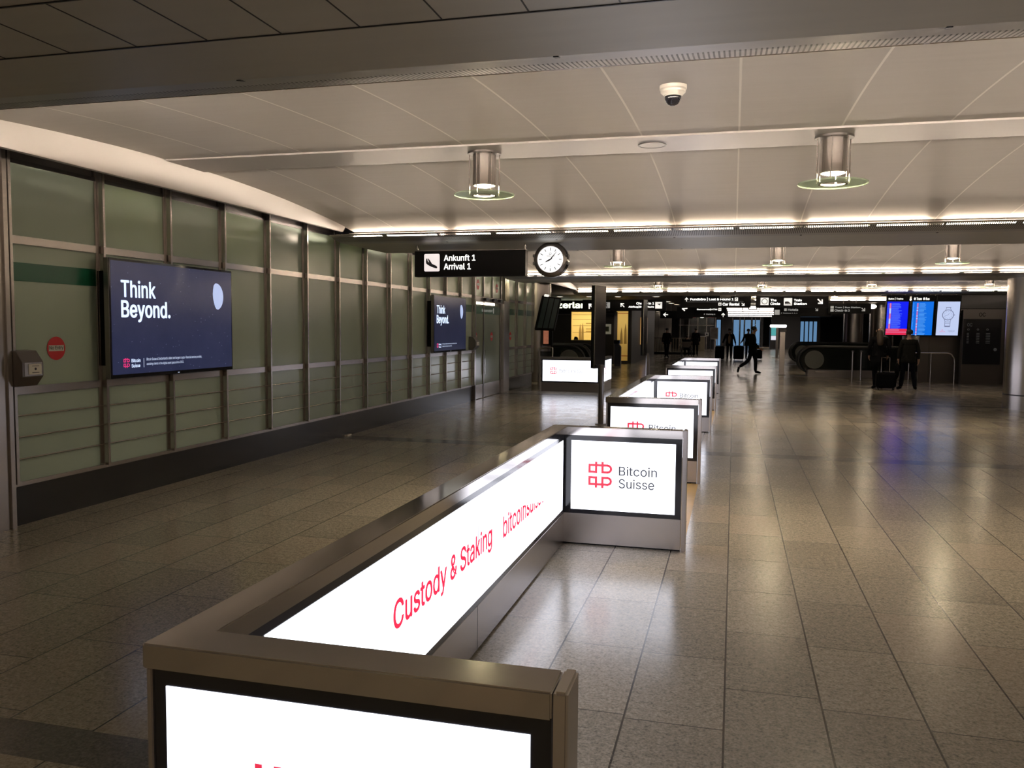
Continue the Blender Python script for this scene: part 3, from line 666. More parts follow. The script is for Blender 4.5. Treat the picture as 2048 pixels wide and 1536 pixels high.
# ------------------------------------------------------------------ ceiling fittings
def dome_camera(p, label, s=1.0):
    o = empty('dome_camera', p, label, 'security camera', 'dome cameras on the ceiling')
    x, y, z = p
    build('housing', MB().lathe([(0, 0.02), (0.085*s, 0.02), (0.085*s, -0.022*s), (0.078*s, -0.03*s), (0.078*s, -0.042*s), (0.066*s, -0.052*s), (0.06*s, -0.062*s), (0, -0.062*s)], p, 32), M['cream'], o, smooth=True)
    build('dome', MB().lathe([(0.052*s, -0.058*s)]+[(0.052*s*math.cos(t), -0.072*s-0.052*s*math.sin(t)) for t in [i*PI/14 for i in range(8)]], p, 28), M['black'], o, smooth=True)
    build('trim_ring', MB().lathe([(0.045*s, -0.060*s), (0.056*s, -0.060*s), (0.056*s, -0.068*s), (0.045*s, -0.068*s)], p, 28, True), M['cream'], o, smooth=True)
dome_camera((-0.41, 5.5, 3.228), 'white dome camera with black glass, on the nearest ceiling vault')
dome_camera((-0.47, 14.9, 3.245), 'white dome camera on the second ceiling vault, right of the clock')
o = empty('ceiling_speaker', (-0.72, 7.4, 3.268), 'round flush disc in the ceiling strip between the two large pendant lamps', 'speaker')
build('rim', MB().lathe([(0.105, 3.269), (0.12, 3.269), (0.12, 3.262), (0.105, 3.262)], (-0.72, 7.4, 0), 40, True), M['steel_dark'], o, smooth=True)
build('grille', MB().lathe([(0, 3.264), (0.106, 3.264), (0.106, 3.27), (0, 3.27)], (-0.72, 7.4, 0), 40), M['strip'], o, smooth=True)
p = at(1726, 499, 16.2); o = props(build('smoke_detector', MB().lathe([(0, 0.01), (0.06, 0.01), (0.06, -0.02), (0.04, -0.035), (0, -0.035)], (p.x, p.y, 3.275), 20), M['cream'], None, smooth=True), 'small white smoke detector on the second ceiling vault', 'smoke detector')

# ------------------------------------------------------------------ hanging arrival sign and clock
ys = 11.5
o = empty('arrival_sign', (-3.67, ys, 2.415), 'black hanging sign reading Ankunft 1 and Arrival 1 with white plane pictogram', 'sign')
build('sign_box', MB().box(-4.5, -2.845, ys, ys+0.14, 2.415, 2.78), M['blackmatte'], o, bevel=0.003)
build('sign_frame', MB().box(-4.50, -2.845, ys+0.01, ys+0.13, 2.78, 2.79), M['steel_dark'], o)
for x in (-4.49, -2.875): build('hanger', MB().box(x, x+0.02, ys+0.05, ys+0.09, 2.785, ZS+0.005), M['steel'], o)
P = Pl((-4.5, ys, 2.415), '-y')
mb = MB(); n = 6; r = 0.02; cs = [(0.15, 0.075), (0.385, 0.075), (0.385, 0.325), (0.15, 0.325)]
pts = []
for (cx_, cy_), (sx_, sy_), t0 in zip(cs, ((1, 1), (-1, 1), (-1, -1), (1, -1)), (PI, 1.5*PI, 0, PI/2)):
    for k in range(5): t = t0+k*PI/8; pts.append((cx_+sx_*r+r*math.cos(t), cy_+sy_*r+r*math.sin(t)))
P.poly(mb, pts, 0.002)
pic = build('pictogram', mb, mat('backlit_pictogram', (0.6, 0.6, 0.6), 0.4, emis=(0.92, 0.82, 0.80), es=0.9), o)
plane_pts = [(0.175, 0.215), (0.185, 0.262), (0.20, 0.255), (0.20, 0.228), (0.225, 0.20), (0.205, 0.262), (0.222, 0.255), (0.272, 0.182), (0.335, 0.155), (0.352, 0.135), (0.345, 0.118), (0.32, 0.12), (0.255, 0.142), (0.205, 0.168), (0.18, 0.19)]
build('plane_symbol', P.poly(MB(), plane_pts[::-1] if False else plane_pts, 0.0035), M['ink'], pic)
mb = MB(); P.text(mb, 'Ankunft 1', 0.452, 0.922, 0.222, 0.308, 0.002, bold=0.022); P.text(mb, 'Arrival 1', 0.452, 0.852, 0.100, 0.186, 0.002, bold=0.022)
build('sign_lettering', mb, M['sign_white'], o)

xc, zc = -2.49, 2.640
o = empty('clock', (xc, ys, zc), 'round dark hanging clock with glowing white face beside the Ankunft sign', 'clock')
def ydisc(prof, c, n=48):
    mb = MB(); mb.lathe(prof, (0, 0, 0), n); mb.v = [(c[0]+x, c[1]+z, c[2]+y) for x, y, z in mb.v]; mb.f = [tuple(reversed(f)) for f in mb.f]; return mb
build('case', ydisc([(0.0, 0.17), (0.21, 0.17), (0.243, 0.14), (0.246, 0.05), (0.235, 0.01), (0.188, -0.012), (0.182, 0.002), (0.0, 0.002)], (xc, ys, zc)), M['black'], o, smooth=True)
build('bezel', ydisc([(0.180, 0.004), (0.183, -0.014), (0.192, -0.014), (0.234, 0.008)], (xc, ys, zc)), M['steel_dark'], o, smooth=True)
for sg in (-1, 1):
    for dz in (-0.052, 0.052): build('lug', MB().box(xc+sg*0.232-0.018, xc+sg*0.232+0.018, ys-0.008, ys+0.12, zc+dz-0.022, zc+dz+0.022), M['black'], o, bevel=0.006)
fc = build('face', ydisc([(0.0, -0.001), (0.181, -0.001), (0.181, 0.003), (0, 0.003)], (xc, ys, zc)), M['clockface'], o)
P = Pl((xc, ys-0.001, zc), '-y'); mb = MB()
for i in range(12):
    t = PI/2-i*PI/6; P.line(mb, [(0.125*math.cos(t), 0.125*math.sin(t)), (0.158*math.cos(t), 0.158*math.sin(t))], 0.009, 0.001)
build('hour_marks', mb, M['ink'], fc)
mb = MB(); P.ring(mb, 0.0, 0.082, 0.012, 0.016, 0.001, 20); P.rect(mb, -0.018, -0.006, 0.064, 0.068); P.rect(mb, 0.006, 0.018, 0.064, 0.068)
P.text(mb, 'OMEGA', -0.066, 0.066, 0.036, 0.054, 0.001); P.disc(mb, 0, -0.092, 0.005)
build('maker_mark', mb, M['ink'], fc)
def hand(l, w, ang, c):
    t = PI/2-math.radians(ang); ca, sa = math.cos(t), math.sin(t)
    return P.poly(MB(), [(x*ca-y*sa, x*sa+y*ca) for x, y in ((-0.03, -w*0.4), (0.03, -w), (l, -0.001), (l, 0.001), (0.03, w), (-0.03, w*0.4))], c)
build('hour_hand', hand(0.088, 0.012, 243, 0.003), M['ink'], o); build('minute_hand', hand(0.150, 0.008, 40, 0.005), M['ink'], o)
build('hanger_rod', MB().cyl((xc, ys+0.08, zc+0.235), (xc, ys+0.08, ZS+0.005), 0.014, 12), M['steel_dark'], o, smooth=True)

# ------------------------------------------------------------------ screens and fittings on the glass wall
def big_screen(y0, y1, label, ms):
    xs = X_L+0.18; z0, z1 = 1.185, 2.312
    o = empty('advertising_screen', (X_L+0.1, (y0+y1)/2, z0), label, 'screen', 'advertising screens on the glass wall')
    build('bezel', MB().box(xs-0.06, xs, y0, y1, z0, z1), M['black'], o, bevel=0.004)
    build('back_box', MB().box(X_L+0.02, X_L+0.13, y0+0.06, y1-0.06, z0+0.12, z1-0.12), M['blackmatte'], o)
    build('side_strip', MB().box(xs-0.055, xs-0.004, y0-0.006, y0, z0+0.002, z1-0.002), M['steel_dark'], o)
    sc = build('display', MB().box(xs, xs+0.002, y0+0.02, y1-0.02, z0+0.035, z1-0.022), ms, o)
    P = Pl((xs+0.002, y0, z0), '+x'); w = y1-y0
    mb = MB(); P.text(mb, 'Think', 0.155, 0.64, 0.770, 0.930, 0.001, bold=0.028); P.text(mb, 'Beyond.', 0.155, 0.86, 0.535, 0.735, 0.001, bold=0.028)
    build('lettering', mb, M['screen_txt'], sc)
    mb = MB(); pts = []
    for k in range(25): t = math.radians(-78+k*176/24); pts.append((1.665+0.13*math.cos(t), 0.825+0.147*math.sin(t)))
    pts += [(1.618, 0.945), (1.606, 0.90), (1.60, 0.85), (1.606, 0.80), (1.62, 0.755), (1.638, 0.715), (1.662, 0.688)]
    P.poly(mb, pts, 0.001); build('moon_picture', mb, M['moon'], sc)
    mb = MB(); logo(P, mb, 0.165, 0.095, 0.085, 0.001); build('logo_mark', mb, M['screen_pink'], sc)
    mb = MB(); P.text(mb, 'Bitcoin', 0.275, 0.40, 0.145, 0.178, 0.001, bold=0.02); P.text(mb, 'Suisse', 0.275, 0.395, 0.095, 0.128, 0.001, bold=0.02)
    build('logo_lettering', mb, M['screen_txt'], sc); mb = MB()
    P.rect(mb, 0.448, 0.452, 0.09, 0.18); build('divider', mb, M['screen_txt'], sc); mb = MB(); P.text(mb, 'Bitcoin Suisse is Switzerland\u2019s oldest and largest crypto-financial service provider,', 0.49, 1.38, 0.148, 0.182, 0.001)
    P.text(mb, 'assisting clients in the digital asset space since 2013.', 0.49, 1.07, 0.103, 0.134, 0.001)
    build('small_print', mb, M['screen_txt'], sc)
    build('power_light', P.rect(MB(), w/2-0.012, w/2+0.012, 0.012, 0.018, 0.002), M['screen_txt'], o)
big_screen(6.61, 8.58, 'large navy screen reading Think Beyond, on the near part of the glass wall', M['screen'])
big_screen(15.335, 17.34, 'dimmer navy Think Beyond screen, farther along the glass wall by the door', M['screen_dim'])
def no_entry(y, z, label, r=0.103):
    o = build('no_entry_sign', PW.disc(MB(), y, z, r, 0.004, 0.003, 36), M['red'], None); props(o, label, 'sign', 'round red no-entry stickers on the glass')
    mb = MB(); PW.rect(mb, y-0.085, y+0.085, z-0.024, z+0.028, 0.005); bar = build('white_bar', mb, M['white'], o)
    build('lettering', PW.text(MB(), 'No Entry', y-0.078, y+0.078, z-0.018, z+0.021, 0.006, bold=0.01), M['ink'], bar)
no_entry(6.15, 1.479, 'nearest round red No Entry sticker, left of the large Think Beyond screen')
no_entry(18.79, 2.679, 'upper red no-entry sticker above the left door leaf', 0.12); no_entry(20.40, 2.66, 'upper red no-entry sticker above the right side of the door', 0.11)
no_entry(18.62, 1.47, 'red no-entry sticker on the left leaf of the glass door', 0.11); no_entry(19.95, 1.46, 'red no-entry sticker on the right leaf of the glass door', 0.11)
no_entry(21.75, 1.455, 'red no-entry sticker on the glass beyond the door column', 0.11)
def wall_box(y0, y1, label):
    z0, z1 = 1.175, 1.475
    o = empty('intercom_box', (X_L+0.05, (y0+y1)/2, z0), label, 'intercom', 'steel intercom boxes on the glass wall')
    pr = [(X_L, z1), (X_L, z0), (X_L+0.10, z0), (X_L+0.17, z0+0.085), (X_L+0.17, z0+0.20), (X_L+0.10, z1-0.005)]
    build('housing', MB().prism([(x, y0, z) for x, z in pr], (0, y1-y0, 0)), M['steel_dark'], o, bevel=0.003)
    pn = build('front_plate', MB().box(X_L+0.17, X_L+0.174, y0+0.02, y1-0.02, z0+0.088, z0+0.198), M['steel'], o)
    build('handset_panel', MB().box(X_L+0.174, X_L+0.178, y0+0.06, y1-0.03, z0+0.10, z0+0.185), M['cream'], pn)
    mb = MB(); P = Pl((X_L+0.178, y0, z0), '+x'); w = y1-y0; P.disc(mb, w*0.58, 0.145, 0.011); P.rect(mb, w*0.42, w*0.75, 0.112, 0.117); P.rect(mb, w*0.42, w*0.75, 0.168, 0.172)
    build('button', mb, M['ink'], pn)
wall_box(5.61, 5.83, 'steel intercom box on the wall beside the near No Entry sticker'); wall_box(18.10, 18.36, 'steel intercom box beside the glass door, right of the far screen')
o = props(build('floor_tag', MB().box(X_L+0.012, X_L+0.06, 11.8, 11.95, 0, 0.02), M['cream'], None), 'small white tag at the foot of the black plinth below the glass wall', 'tag')

# ------------------------------------------------------------------ two information pylons on poles
def pylon(x, y, label, tx=0.115):
    o = empty('information_pylon', (x, y, 0), label, 'pylon', 'steel panels on poles beside the barriers')
    build('pole', MB().cyl((x+0.03, y+0.05, 0), (x+0.03, y+0.05, 1.05), 0.048, 24), M['steel_dark'], o, smooth=True)
    build('base_plate', MB().cyl((x+0.03, y+0.05, 0), (x+0.03, y+0.05, 0.012), 0.10, 24), M['steel_dark'], o, smooth=True)
    build('panel', MB().prism([(x-0.155, y, 0.99), (x-0.08, y-0.06, 0.985), (x-0.08, y-0.06, 2.43), (x-0.155, y, 2.435)], (0.0, 0.03, 0)), M['blackmatte'], o)
    mb = MB(); bl = [(x-0.08, y-0.06), (x+tx, y+0.35), (x+tx-0.025, y+0.362), (x-0.105, y-0.048)]
    prism_xy(mb, bl, 0.985, 2.435); build('side_panel', mb, M['pylon_steel'], o, bevel=0.003)
    build('edge_trim', MB().cyl((x-0.082, y-0.06, 0.985), (x-0.082, y-0.06, 2.435), 0.006, 8), M['steel'], o, smooth=True)
pylon(-2.262, 14.6, 'tall dark steel panel on a pole, in front of the lone left barrier', 0.05); pylon(-2.18, 22.0, 'farther dark steel panel on a pole, before the check-in sign', -0.03)

# ------------------------------------------------------------------ people
def skin_mesh(chain, root, sub=1, loc=(0, 0, 0)):
    """chain: {name: (co, radius)}, with edges; grows one continuous skin"""
    V, E = chain; names = list(V); idx = {n: i for i, n in enumerate(names)}
    bm = bmesh.new(); L = bm.verts.layers.skin.verify(); vs = [bm.verts.new(V[n][0]) for n in names]
    for a, b in E: bm.edges.new((vs[idx[a]], vs[idx[b]]))
    for n, v in zip(names, vs):
        r = V[n][1]; v[L].radius = r if isinstance(r, tuple) else (r, r); v[L].use_root = n == root
    me = bpy.data.meshes.new('s'); bm.to_mesh(me); bm.free()
    o = bpy.data.objects.new('s', me); C.objects.link(o)
    o.modifiers.new('a', 'SKIN').use_smooth_shade = True; m = o.modifiers.new('b', 'SUBSURF'); m.levels = sub; m.render_levels = sub
    dg = bpy.context.evaluated_depsgraph_get(); out = bpy.data.meshes.new_from_object(o.evaluated_get(dg))
    bpy.data.objects.remove(o); bpy.data.meshes.remove(me); return out
def person(x, y, rot, hgt, label, coat='coat', legs='coat', shirt=None, hair='hair', longhair=False, pose=None, hem=0.78, masked=False, group=None, seated=False):
    k = hgt/1.74; J = dict(pelvis=(0, 0, .95), waist=(0, .01, 1.08), chest=(0, .01, 1.27), top=(0, .02, 1.41), neck=(0, .01, 1.50), jaw=(0, -.015, 1.565), face=(0, -.005, 1.63), crown=(0, .01, 1.69))
    for s, sg in (('l', 1), ('r', -1)):
        J.update({s+'sh': (sg*.178, .02, 1.40), s+'el': (sg*.235, .035, 1.13), s+'wr': (sg*.235, -.02, .89), s+'pa': (sg*.232, -.035, .81),
                  s+'hip': (sg*.09, 0, .89), s+'kn': (sg*.095, -.01, .49), s+'an': (sg*.10, .03, .085), s+'to': (sg*.115, -.13, .035)})
    J.update(pose or {})
    J = {n: Vector(p)*k for n, p in J.items()}
    Rd = dict(pelvis=.125, waist=.115, chest=.125, top=.085, neck=.05, jaw=.062, face=.085, crown=.062)
    for s in 'lr': Rd.update({s+'sh': .06, s+'el': .04, s+'wr': .028, s+'pa': .034, s+'hip': .085, s+'kn': .055, s+'an': .038, s+'to': .03})
    E = [('pelvis', 'waist'), ('waist', 'chest'), ('chest', 'top'), ('top', 'neck'), ('neck', 'jaw'), ('jaw', 'face'), ('face', 'crown')]
    for s in 'lr': E += [('top', s+'sh'), (s+'sh', s+'el'), (s+'el', s+'wr'), (s+'wr', s+'pa'), ('pelvis', s+'hip'), (s+'hip', s+'kn'), (s+'kn', s+'an'), (s+'an', s+'to')]
    V = {n: (J[n], Rd[n]*k) for n in J}
    V['nose'] = (J['face']+Vector((0, -.105, -.02))*k, .012*k); E.append(('face', 'nose'))
    for s, sg in (('l', 1), ('r', -1)):            # five fingers, slightly curled
        d = (J[s+'pa']-J[s+'wr']).normalized(); side = Vector((0, -1, 0)) if abs(d.y) < .7 else Vector((0, 0, 1))
        side = (side-d*side.dot(d)).normalized(); inn = d.cross(side)*sg
        for q, (off, ln) in enumerate(((.026, .062), (.009, .075), (-.009, .07), (-.025, .055))):
            a = J[s+'pa']+(d*.035+side*off)*k; V[f'{s}f{q}'] = (a, .009*k); V[f'{s}g{q}'] = (a+(d*ln*.8+inn*ln*.45)*k, .008*k); E += [(s+'pa', f'{s}f{q}'), (f'{s}f{q}', f'{s}g{q}')]
        a = J[s+'wr'].lerp(J[s+'pa'], .6)+side*.04*k; V[s+'t0'] = (a, .011*k); V[s+'t1'] = (a+(d*.05+side*.02)*k, .009*k); E += [(s+'pa', s+'t0'), (s+'t0', s+'t1')]
    o = empty('person', (x, y, 0), label, 'person', group); o.rotation_euler = (0, 0, rot)
    me = skin_mesh((V, E), 'pelvis'); body = mesh_obj('body', me, M['skin'], o)
    # trousers
    T = {'pelvis': (J['pelvis'], .115*k)}; TE = []
    for s in 'lr':
        T[s+'hip'] = (J[s+'hip'], .092*k); T[s+'kn'] = (J[s+'kn'], .075*k); T[s+'an'] = (J[s+'an']+Vector((0, 0, -.01))*k, .062*k); TE += [('pelvis', s+'hip'), (s+'hip', s+'kn'), (s+'kn', s+'an')]
    mesh_obj('trousers', skin_mesh((T, TE), 'pelvis'), M[legs], o)
    for s in 'lr':
        a, t = J[s+'an'], J[s+'to']; dv = (t-a); dv = dv.normalized()
        mesh_obj('shoe', skin_mesh(({'h': (a-dv*.03*k+Vector((0, 0, -.01))*k, .05*k), 'm': (a.lerp(t, .6), .048*k), 't': (t+dv*.04*k, .036*k)}, [('h', 'm'), ('m', 't')]), 'h'), M['coat'], o)
    # coat with sleeves
    K = {'pelvis': (J['pelvis'], .14*k), 'waist': (J['waist'], .138*k), 'chest': (J['chest'], .148*k), 'top': (J['top'], .108*k), 'collar': (J['top'].lerp(J['neck'], .75), .066*k)}
    KE = [('pelvis', 'waist'), ('waist', 'chest'), ('chest', 'top'), ('top', 'collar')]
    for s in 'lr':
        K.update({s+'sh': (J[s+'sh']+Vector((0, 0, -.008))*k, .078*k), s+'el': (J[s+'el'], .055*k), s+'wr': (J[s+'wr'], .043*k)}); KE += [('top', s+'sh'), (s+'sh', s+'el'), (s+'el', s+'wr')]
    cm = skin_mesh((K, KE), 'waist')
    if not seated:                                 # the body and skirt of the coat as lofted rings, same mesh
        bm = bmesh.new(); bm.from_mesh(cm); rings = []
        for z, rx, ry in ((1.34, .15, .10), (1.27, .19, .135), (1.10, .172, .128), (.97, .19, .145), ((.95+hem)/2, .20, .155), (hem, .205+(.95-hem)*.08, .16+(.95-hem)*.06)):
            c = J['pelvis'].lerp(J['chest'], (z-.95)/.32); c.z = z*k
            rings.append([bm.verts.new((c.x+rx*k*math.cos(2*PI*i/20), c.y+ry*k*math.sin(2*PI*i/20), c.z)) for i in range(20)])
        for r0, r1 in zip(rings, rings[1:]):
            for i in range(20): bm.faces.new((r0[i], r1[i], r1[(i+1) % 20], r0[(i+1) % 20])).smooth = True
        bm.faces.new(rings[0]); bm.faces.new(rings[-1][::-1]); bm.to_mesh(cm); bm.free()
    mesh_obj('coat', cm, M[coat], o)
    if shirt:
        mb = MB(); mb.ell(J['waist']+Vector((0, -.135, .05))*k, .088*k, .055*k, .27*k); build('shirt', mb, M[shirt], o, smooth=True, world=False)
    f = J['face']; mb = MB()
    mb.ell(f+Vector((0, .022, .045))*k, .094*k, .098*k, .082*k)
    if longhair:
        mb2 = skin_mesh(({'a': (f+Vector((0, .04, .03))*k, .09*k), 'b': (f+Vector((0, .075, -.12))*k, .095*k), 'c': (f+Vector((0, .115, -.30))*k, .11*k), 'd': (f+Vector((0, .13, -.44))*k, .085*k)}, [('a', 'b'), ('b', 'c'), ('c', 'd')]), 'a')
        mesh_obj('hair', mb2, M[hair], o)
    else: build('hair', mb, M[hair], o, smooth=True, world=False)
    for sg in (-1, 1):
        build('ear', MB().ell(f+Vector((sg*.088, .0, -.01))*k, .012*k, .02*k, .03*k, 8, 6), M['skin'], o, smooth=True, world=False)
        build('eye', MB().ell(f+Vector((sg*.032, -.082, .0))*k, .012*k, .008*k, .008*k, 8, 6), M['ink'], o, smooth=True, world=False)
    build('mouth', MB().box(f.x-.025*k, f.x+.025*k, f.y-.088*k, f.y-.075*k, f.z-.066*k, f.z-.058*k), M['redline'], o, world=False)
    if masked: build('face_mask', MB().ell(f+Vector((0, -.05, -.045))*k, .07*k, .055*k, .05*k, 12, 8), M['mask'], o, smooth=True, world=False)
    return o
person(4.07, 26.2, PI, 1.80, 'woman with long brown hair in a black coat, seen from behind beside a suitcase', longhair=True, hair='brownhair', hem=0.62,
       pose=dict(lel=(.27, .06, 1.13), rel=(-.27, .06, 1.13), lwr=(.24, -.10, .93), rwr=(-.24, -.10, .93), lpa=(.235, -.14, .86), rpa=(-.235, -.14, .86), lan=(.08, .03, .085), ran=(-.08, .03, .085)))
person(4.84, 26.1, PI, 1.72, 'man in a dark grey jacket standing with his back turned below the blue screens', coat='greycloth', legs='navy',
       pose=dict(lkn=(.14, -.01, .49), rkn=(-.14, -.01, .49), lan=(.19, .03, .085), ran=(-.19, .03, .085), lto=(.24, -.12, .035), rto=(-.24, -.12, .035), lel=(.26, .03, 1.12), rel=(-.26, .03, 1.12), lwr=(.27, 0, .88), rwr=(-.27, 0, .88), lpa=(.268, -.01, .80), rpa=(-.268, -.01, .80)))
person(0.70, 33.1, PI/2, 1.80, 'man in dark clothes walking in mid-stride towards the right', coat='coat', legs='navy',
       pose=dict(rhip=(-.09, .02, .89), lkn=(.09, -.12, .50), lan=(.09, -.12, .09), lto=(.10, -.28, .045), rkn=(-.09, .14, .48), ran=(-.09, .47, .25), rto=(-.10, .50, .08), lel=(.23, .12, 1.14), lwr=(.23, .02, .93), lpa=(.23, -.02, .86), rel=(-.23, -.06, 1.13), rwr=(-.23, -.22, .95), rpa=(-.23, -.29, .91), jaw=(0, -.05, 1.55), face=(0, -.05, 1.62), crown=(0, -.035, 1.68), neck=(0, -.015, 1.49)))
person(-3.79, 50.0, PI, 1.71, 'slim woman in black standing alone by the metal wall, seen from behind', longhair=False, hem=0.80, pose=dict(lan=(.05, .03, .085), ran=(-.05, .03, .085), lkn=(.07, -.01, .49), rkn=(-.07, -.01, .49)))
person(-2.28, 53.5, PI, 1.72, 'person in a dark coat standing just beyond the wheelchair', hem=0.7)
person(-0.22, 47.6, 0, 1.71, 'man in an open dark jacket and tan shirt between two large suitcases', shirt='tan', masked=True, legs='navy', pose=dict(lel=(.27, .02, 1.14), lwr=(.33, -.05, .90), lpa=(.34, -.07, .83), rel=(-.29, .02, 1.15), rwr=(-.37, -.05, .92), rpa=(-.38, -.07, .85)))
person(0.78, 48.6, 0.3, 1.70, 'person in a dark jacket half hidden behind the walking man', legs='navy', pose=dict(rel=(-.30, -.05, 1.16), rwr=(-.44, -.16, .98), rpa=(-.50, -.20, .95)))
person(-2.68, 50.70, PI, 1.72, 'person in a dark coat sitting in the wheelchair, seen from behind', hem=0.86, seated=True,
       pose=dict(pelvis=(0, .02, .56), waist=(0, .05, .69), chest=(0, .03, .86), top=(0, .0, 1.0), neck=(0, -.04, 1.08), jaw=(0, -.08, 1.13), face=(0, -.08, 1.19), crown=(0, -.07, 1.25),
                 lsh=(.18, 0, 1.0), rsh=(-.18, 0, 1.0), lel=(.27, .0, .78), rel=(-.27, .0, .78), lwr=(.22, -.22, .72), rwr=(-.22, -.22, .72), lpa=(.19, -.29, .70), rpa=(-.19, -.29, .70),
                 lhip=(.10, -.02, .55), rhip=(-.10, -.02, .55), lkn=(.12, -.42, .56), rkn=(-.12, -.42, .56), lan=(.11, -.45, .16), ran=(-.11, -.45, .16), lto=(.12, -.6, .12), rto=(-.12, -.6, .12)))
def suitcase(x, y, w, d, h, label, handle=0.3, rot=0.0, m='coat'):
    o = empty('suitcase', (x, y, 0), label, 'suitcase', None); o.rotation_euler = (0, 0, rot)
    build('shell', MB().box(-w/2, w/2, -d/2, d/2, 0.06, h), M[m], o, bevel=0.04, world=False, segs=3)
    build('front_pocket', MB().box(-w/2+0.05, w/2-0.05, -d/2-0.03, -d/2+0.005, 0.12, h*0.6), M[m], o, bevel=0.012, world=False)
    build('carry_grip', MB().tube([(-0.09, 0, h-0.002), (-0.08, 0, h+0.03), (0.08, 0, h+0.03), (0.09, 0, h-0.002)], 0.012, 8), M['rubber'], o, smooth=True, world=False)
    for sx in (-1, 1):
        for sd in (-1, 1): build('wheel', MB().cyl((sx*(w/2-0.06)-0.014, sd*(d/2-0.04), 0.035), (sx*(w/2-0.06)+0.014, sd*(d/2-0.04), 0.035), 0.035, 14), M['rubber'], o, smooth=True, world=False)
    if handle: build('pull_handle', MB().tube([(-0.11, d/2-0.05, h-0.01), (-0.11, d/2-0.05, h+handle), (0.11, d/2-0.05, h+handle), (0.11, d/2-0.05, h-0.01)], 0.011, 8), M['steel'], o, smooth=True, world=False)
    return o
suitcase(4.20, 25.75, 0.52, 0.30, 0.50, 'black wheeled suitcase at the feet of the long-haired woman', 0.42)
suitcase(-0.72, 47.0, 0.50, 0.32, 0.76, 'large black suitcase on the left of the man in the tan shirt', 0)
suitcase(0.27, 47.1, 0.54, 0.30, 0.78, 'large black suitcase on the right of the man in the tan shirt', 0)
suitcase(1.35, 48.8, 0.40, 0.25, 0.55, 'small black suitcase right of the walking man, orange bag on top', 0)
o = empty('shoulder_bag', (1.30, 48.75, 0.58), 'small yellow-orange bag standing on the small suitcase', 'bag')
build('pouch', MB().prism([(1.21, 48.69, 0.594), (1.40, 48.69, 0.594), (1.37, 48.69, 0.82), (1.24, 48.69, 0.82)], (0, 0.11, 0)), mat('yellow_bag', (0.65, 0.36, 0.04), 0.6), o, bevel=0.01)
build('strap', MB().tube([(1.25, 48.745, 0.82), (1.27, 48.745, 0.90), (1.34, 48.745, 0.90), (1.36, 48.745, 0.82)], 0.009, 8), M['coat'], o, smooth=True)
o = empty('umbrella', (4.53, 25.98, 0.27), 'folded dark umbrella hanging from the hand of the man in the grey jacket', 'umbrella')
build('canopy', MB().lathe([(0.0, 0.30), (0.015, 0.31), (0.055, 0.42), (0.075, 0.58), (0.06, 0.70), (0.02, 0.76), (0, 0.765)], (4.53, 25.98, 0), 18), M['coat'], o, smooth=True)
build('tip', MB().cyl((4.53, 25.98, 0.20), (4.53, 25.98, 0.31), 0.012, 8), M['rubber'], o); build('grip', MB().cyl((4.53, 25.98, 0.76), (4.53, 25.98, 0.84), 0.014, 8), M['rubber'], o)
o = empty('wheelchair', (-2.68, 50.6, 0), 'wheelchair seen from behind with a rounded grey backrest', 'wheelchair')
cx_, cy_ = -2.68, 50.45
build('backrest', MB().prism([(cx_-.25, cy_, .92), (cx_-.24, cy_, .70), (cx_-.14, cy_, .58), (cx_+.14, cy_, .58), (cx_+.24, cy_, .70), (cx_+.25, cy_, .92)], (0, .025, 0)), M['greyfab'], o, bevel=0.006)
build('seat', MB().box(cx_-.24, cx_+.24, cy_+.02, cy_+.48, .44, .48), M['coat'], o, bevel=0.01)
for sg in (-1, 1):
    x = cx_+sg*.31
    mb = MB(); mb.tube([(x, cy_+.12+.29*math.cos(t), .305+.29*math.sin(t)) for t in [i*2*PI/28 for i in range(29)]], 0.016, 8); w = build('wheel', mb, M['rubber'], o, smooth=True)
    mb = MB()
    for i in range(10): t = i*2*PI/10; mb.cyl((x, cy_+.12, .305), (x, cy_+.12+.28*math.cos(t), .305+.28*math.sin(t)), 0.003, 5)
    build('spokes', mb, M['steel'], w)
    build('frame', MB().tube([(x-sg*.05, cy_-.12, .95), (x-sg*.05, cy_, .93), (x-sg*.05, cy_+.01, .46), (x-sg*.05, cy_+.5, .46), (x-sg*.05, cy_+.62, .12)], 0.013, 8), M['steel_dark'], o, smooth=True)
    build('caster', MB().cyl((x-sg*.04, cy_+.48, .08), (x-sg*.01, cy_+.48, .08), .08, 16), M['rubber'], o, smooth=True)
    build('footrest', MB().box(x-sg*.05-.07, x-sg*.05+.07, cy_+.55, cy_+.70, .09, .105), M['steel_dark'], o)
    build('push_grip', MB().cyl((x-sg*.05, cy_-.18, .955), (x-sg*.05, cy_-.06, .945), .017, 10), M['rubber'], o, smooth=True)

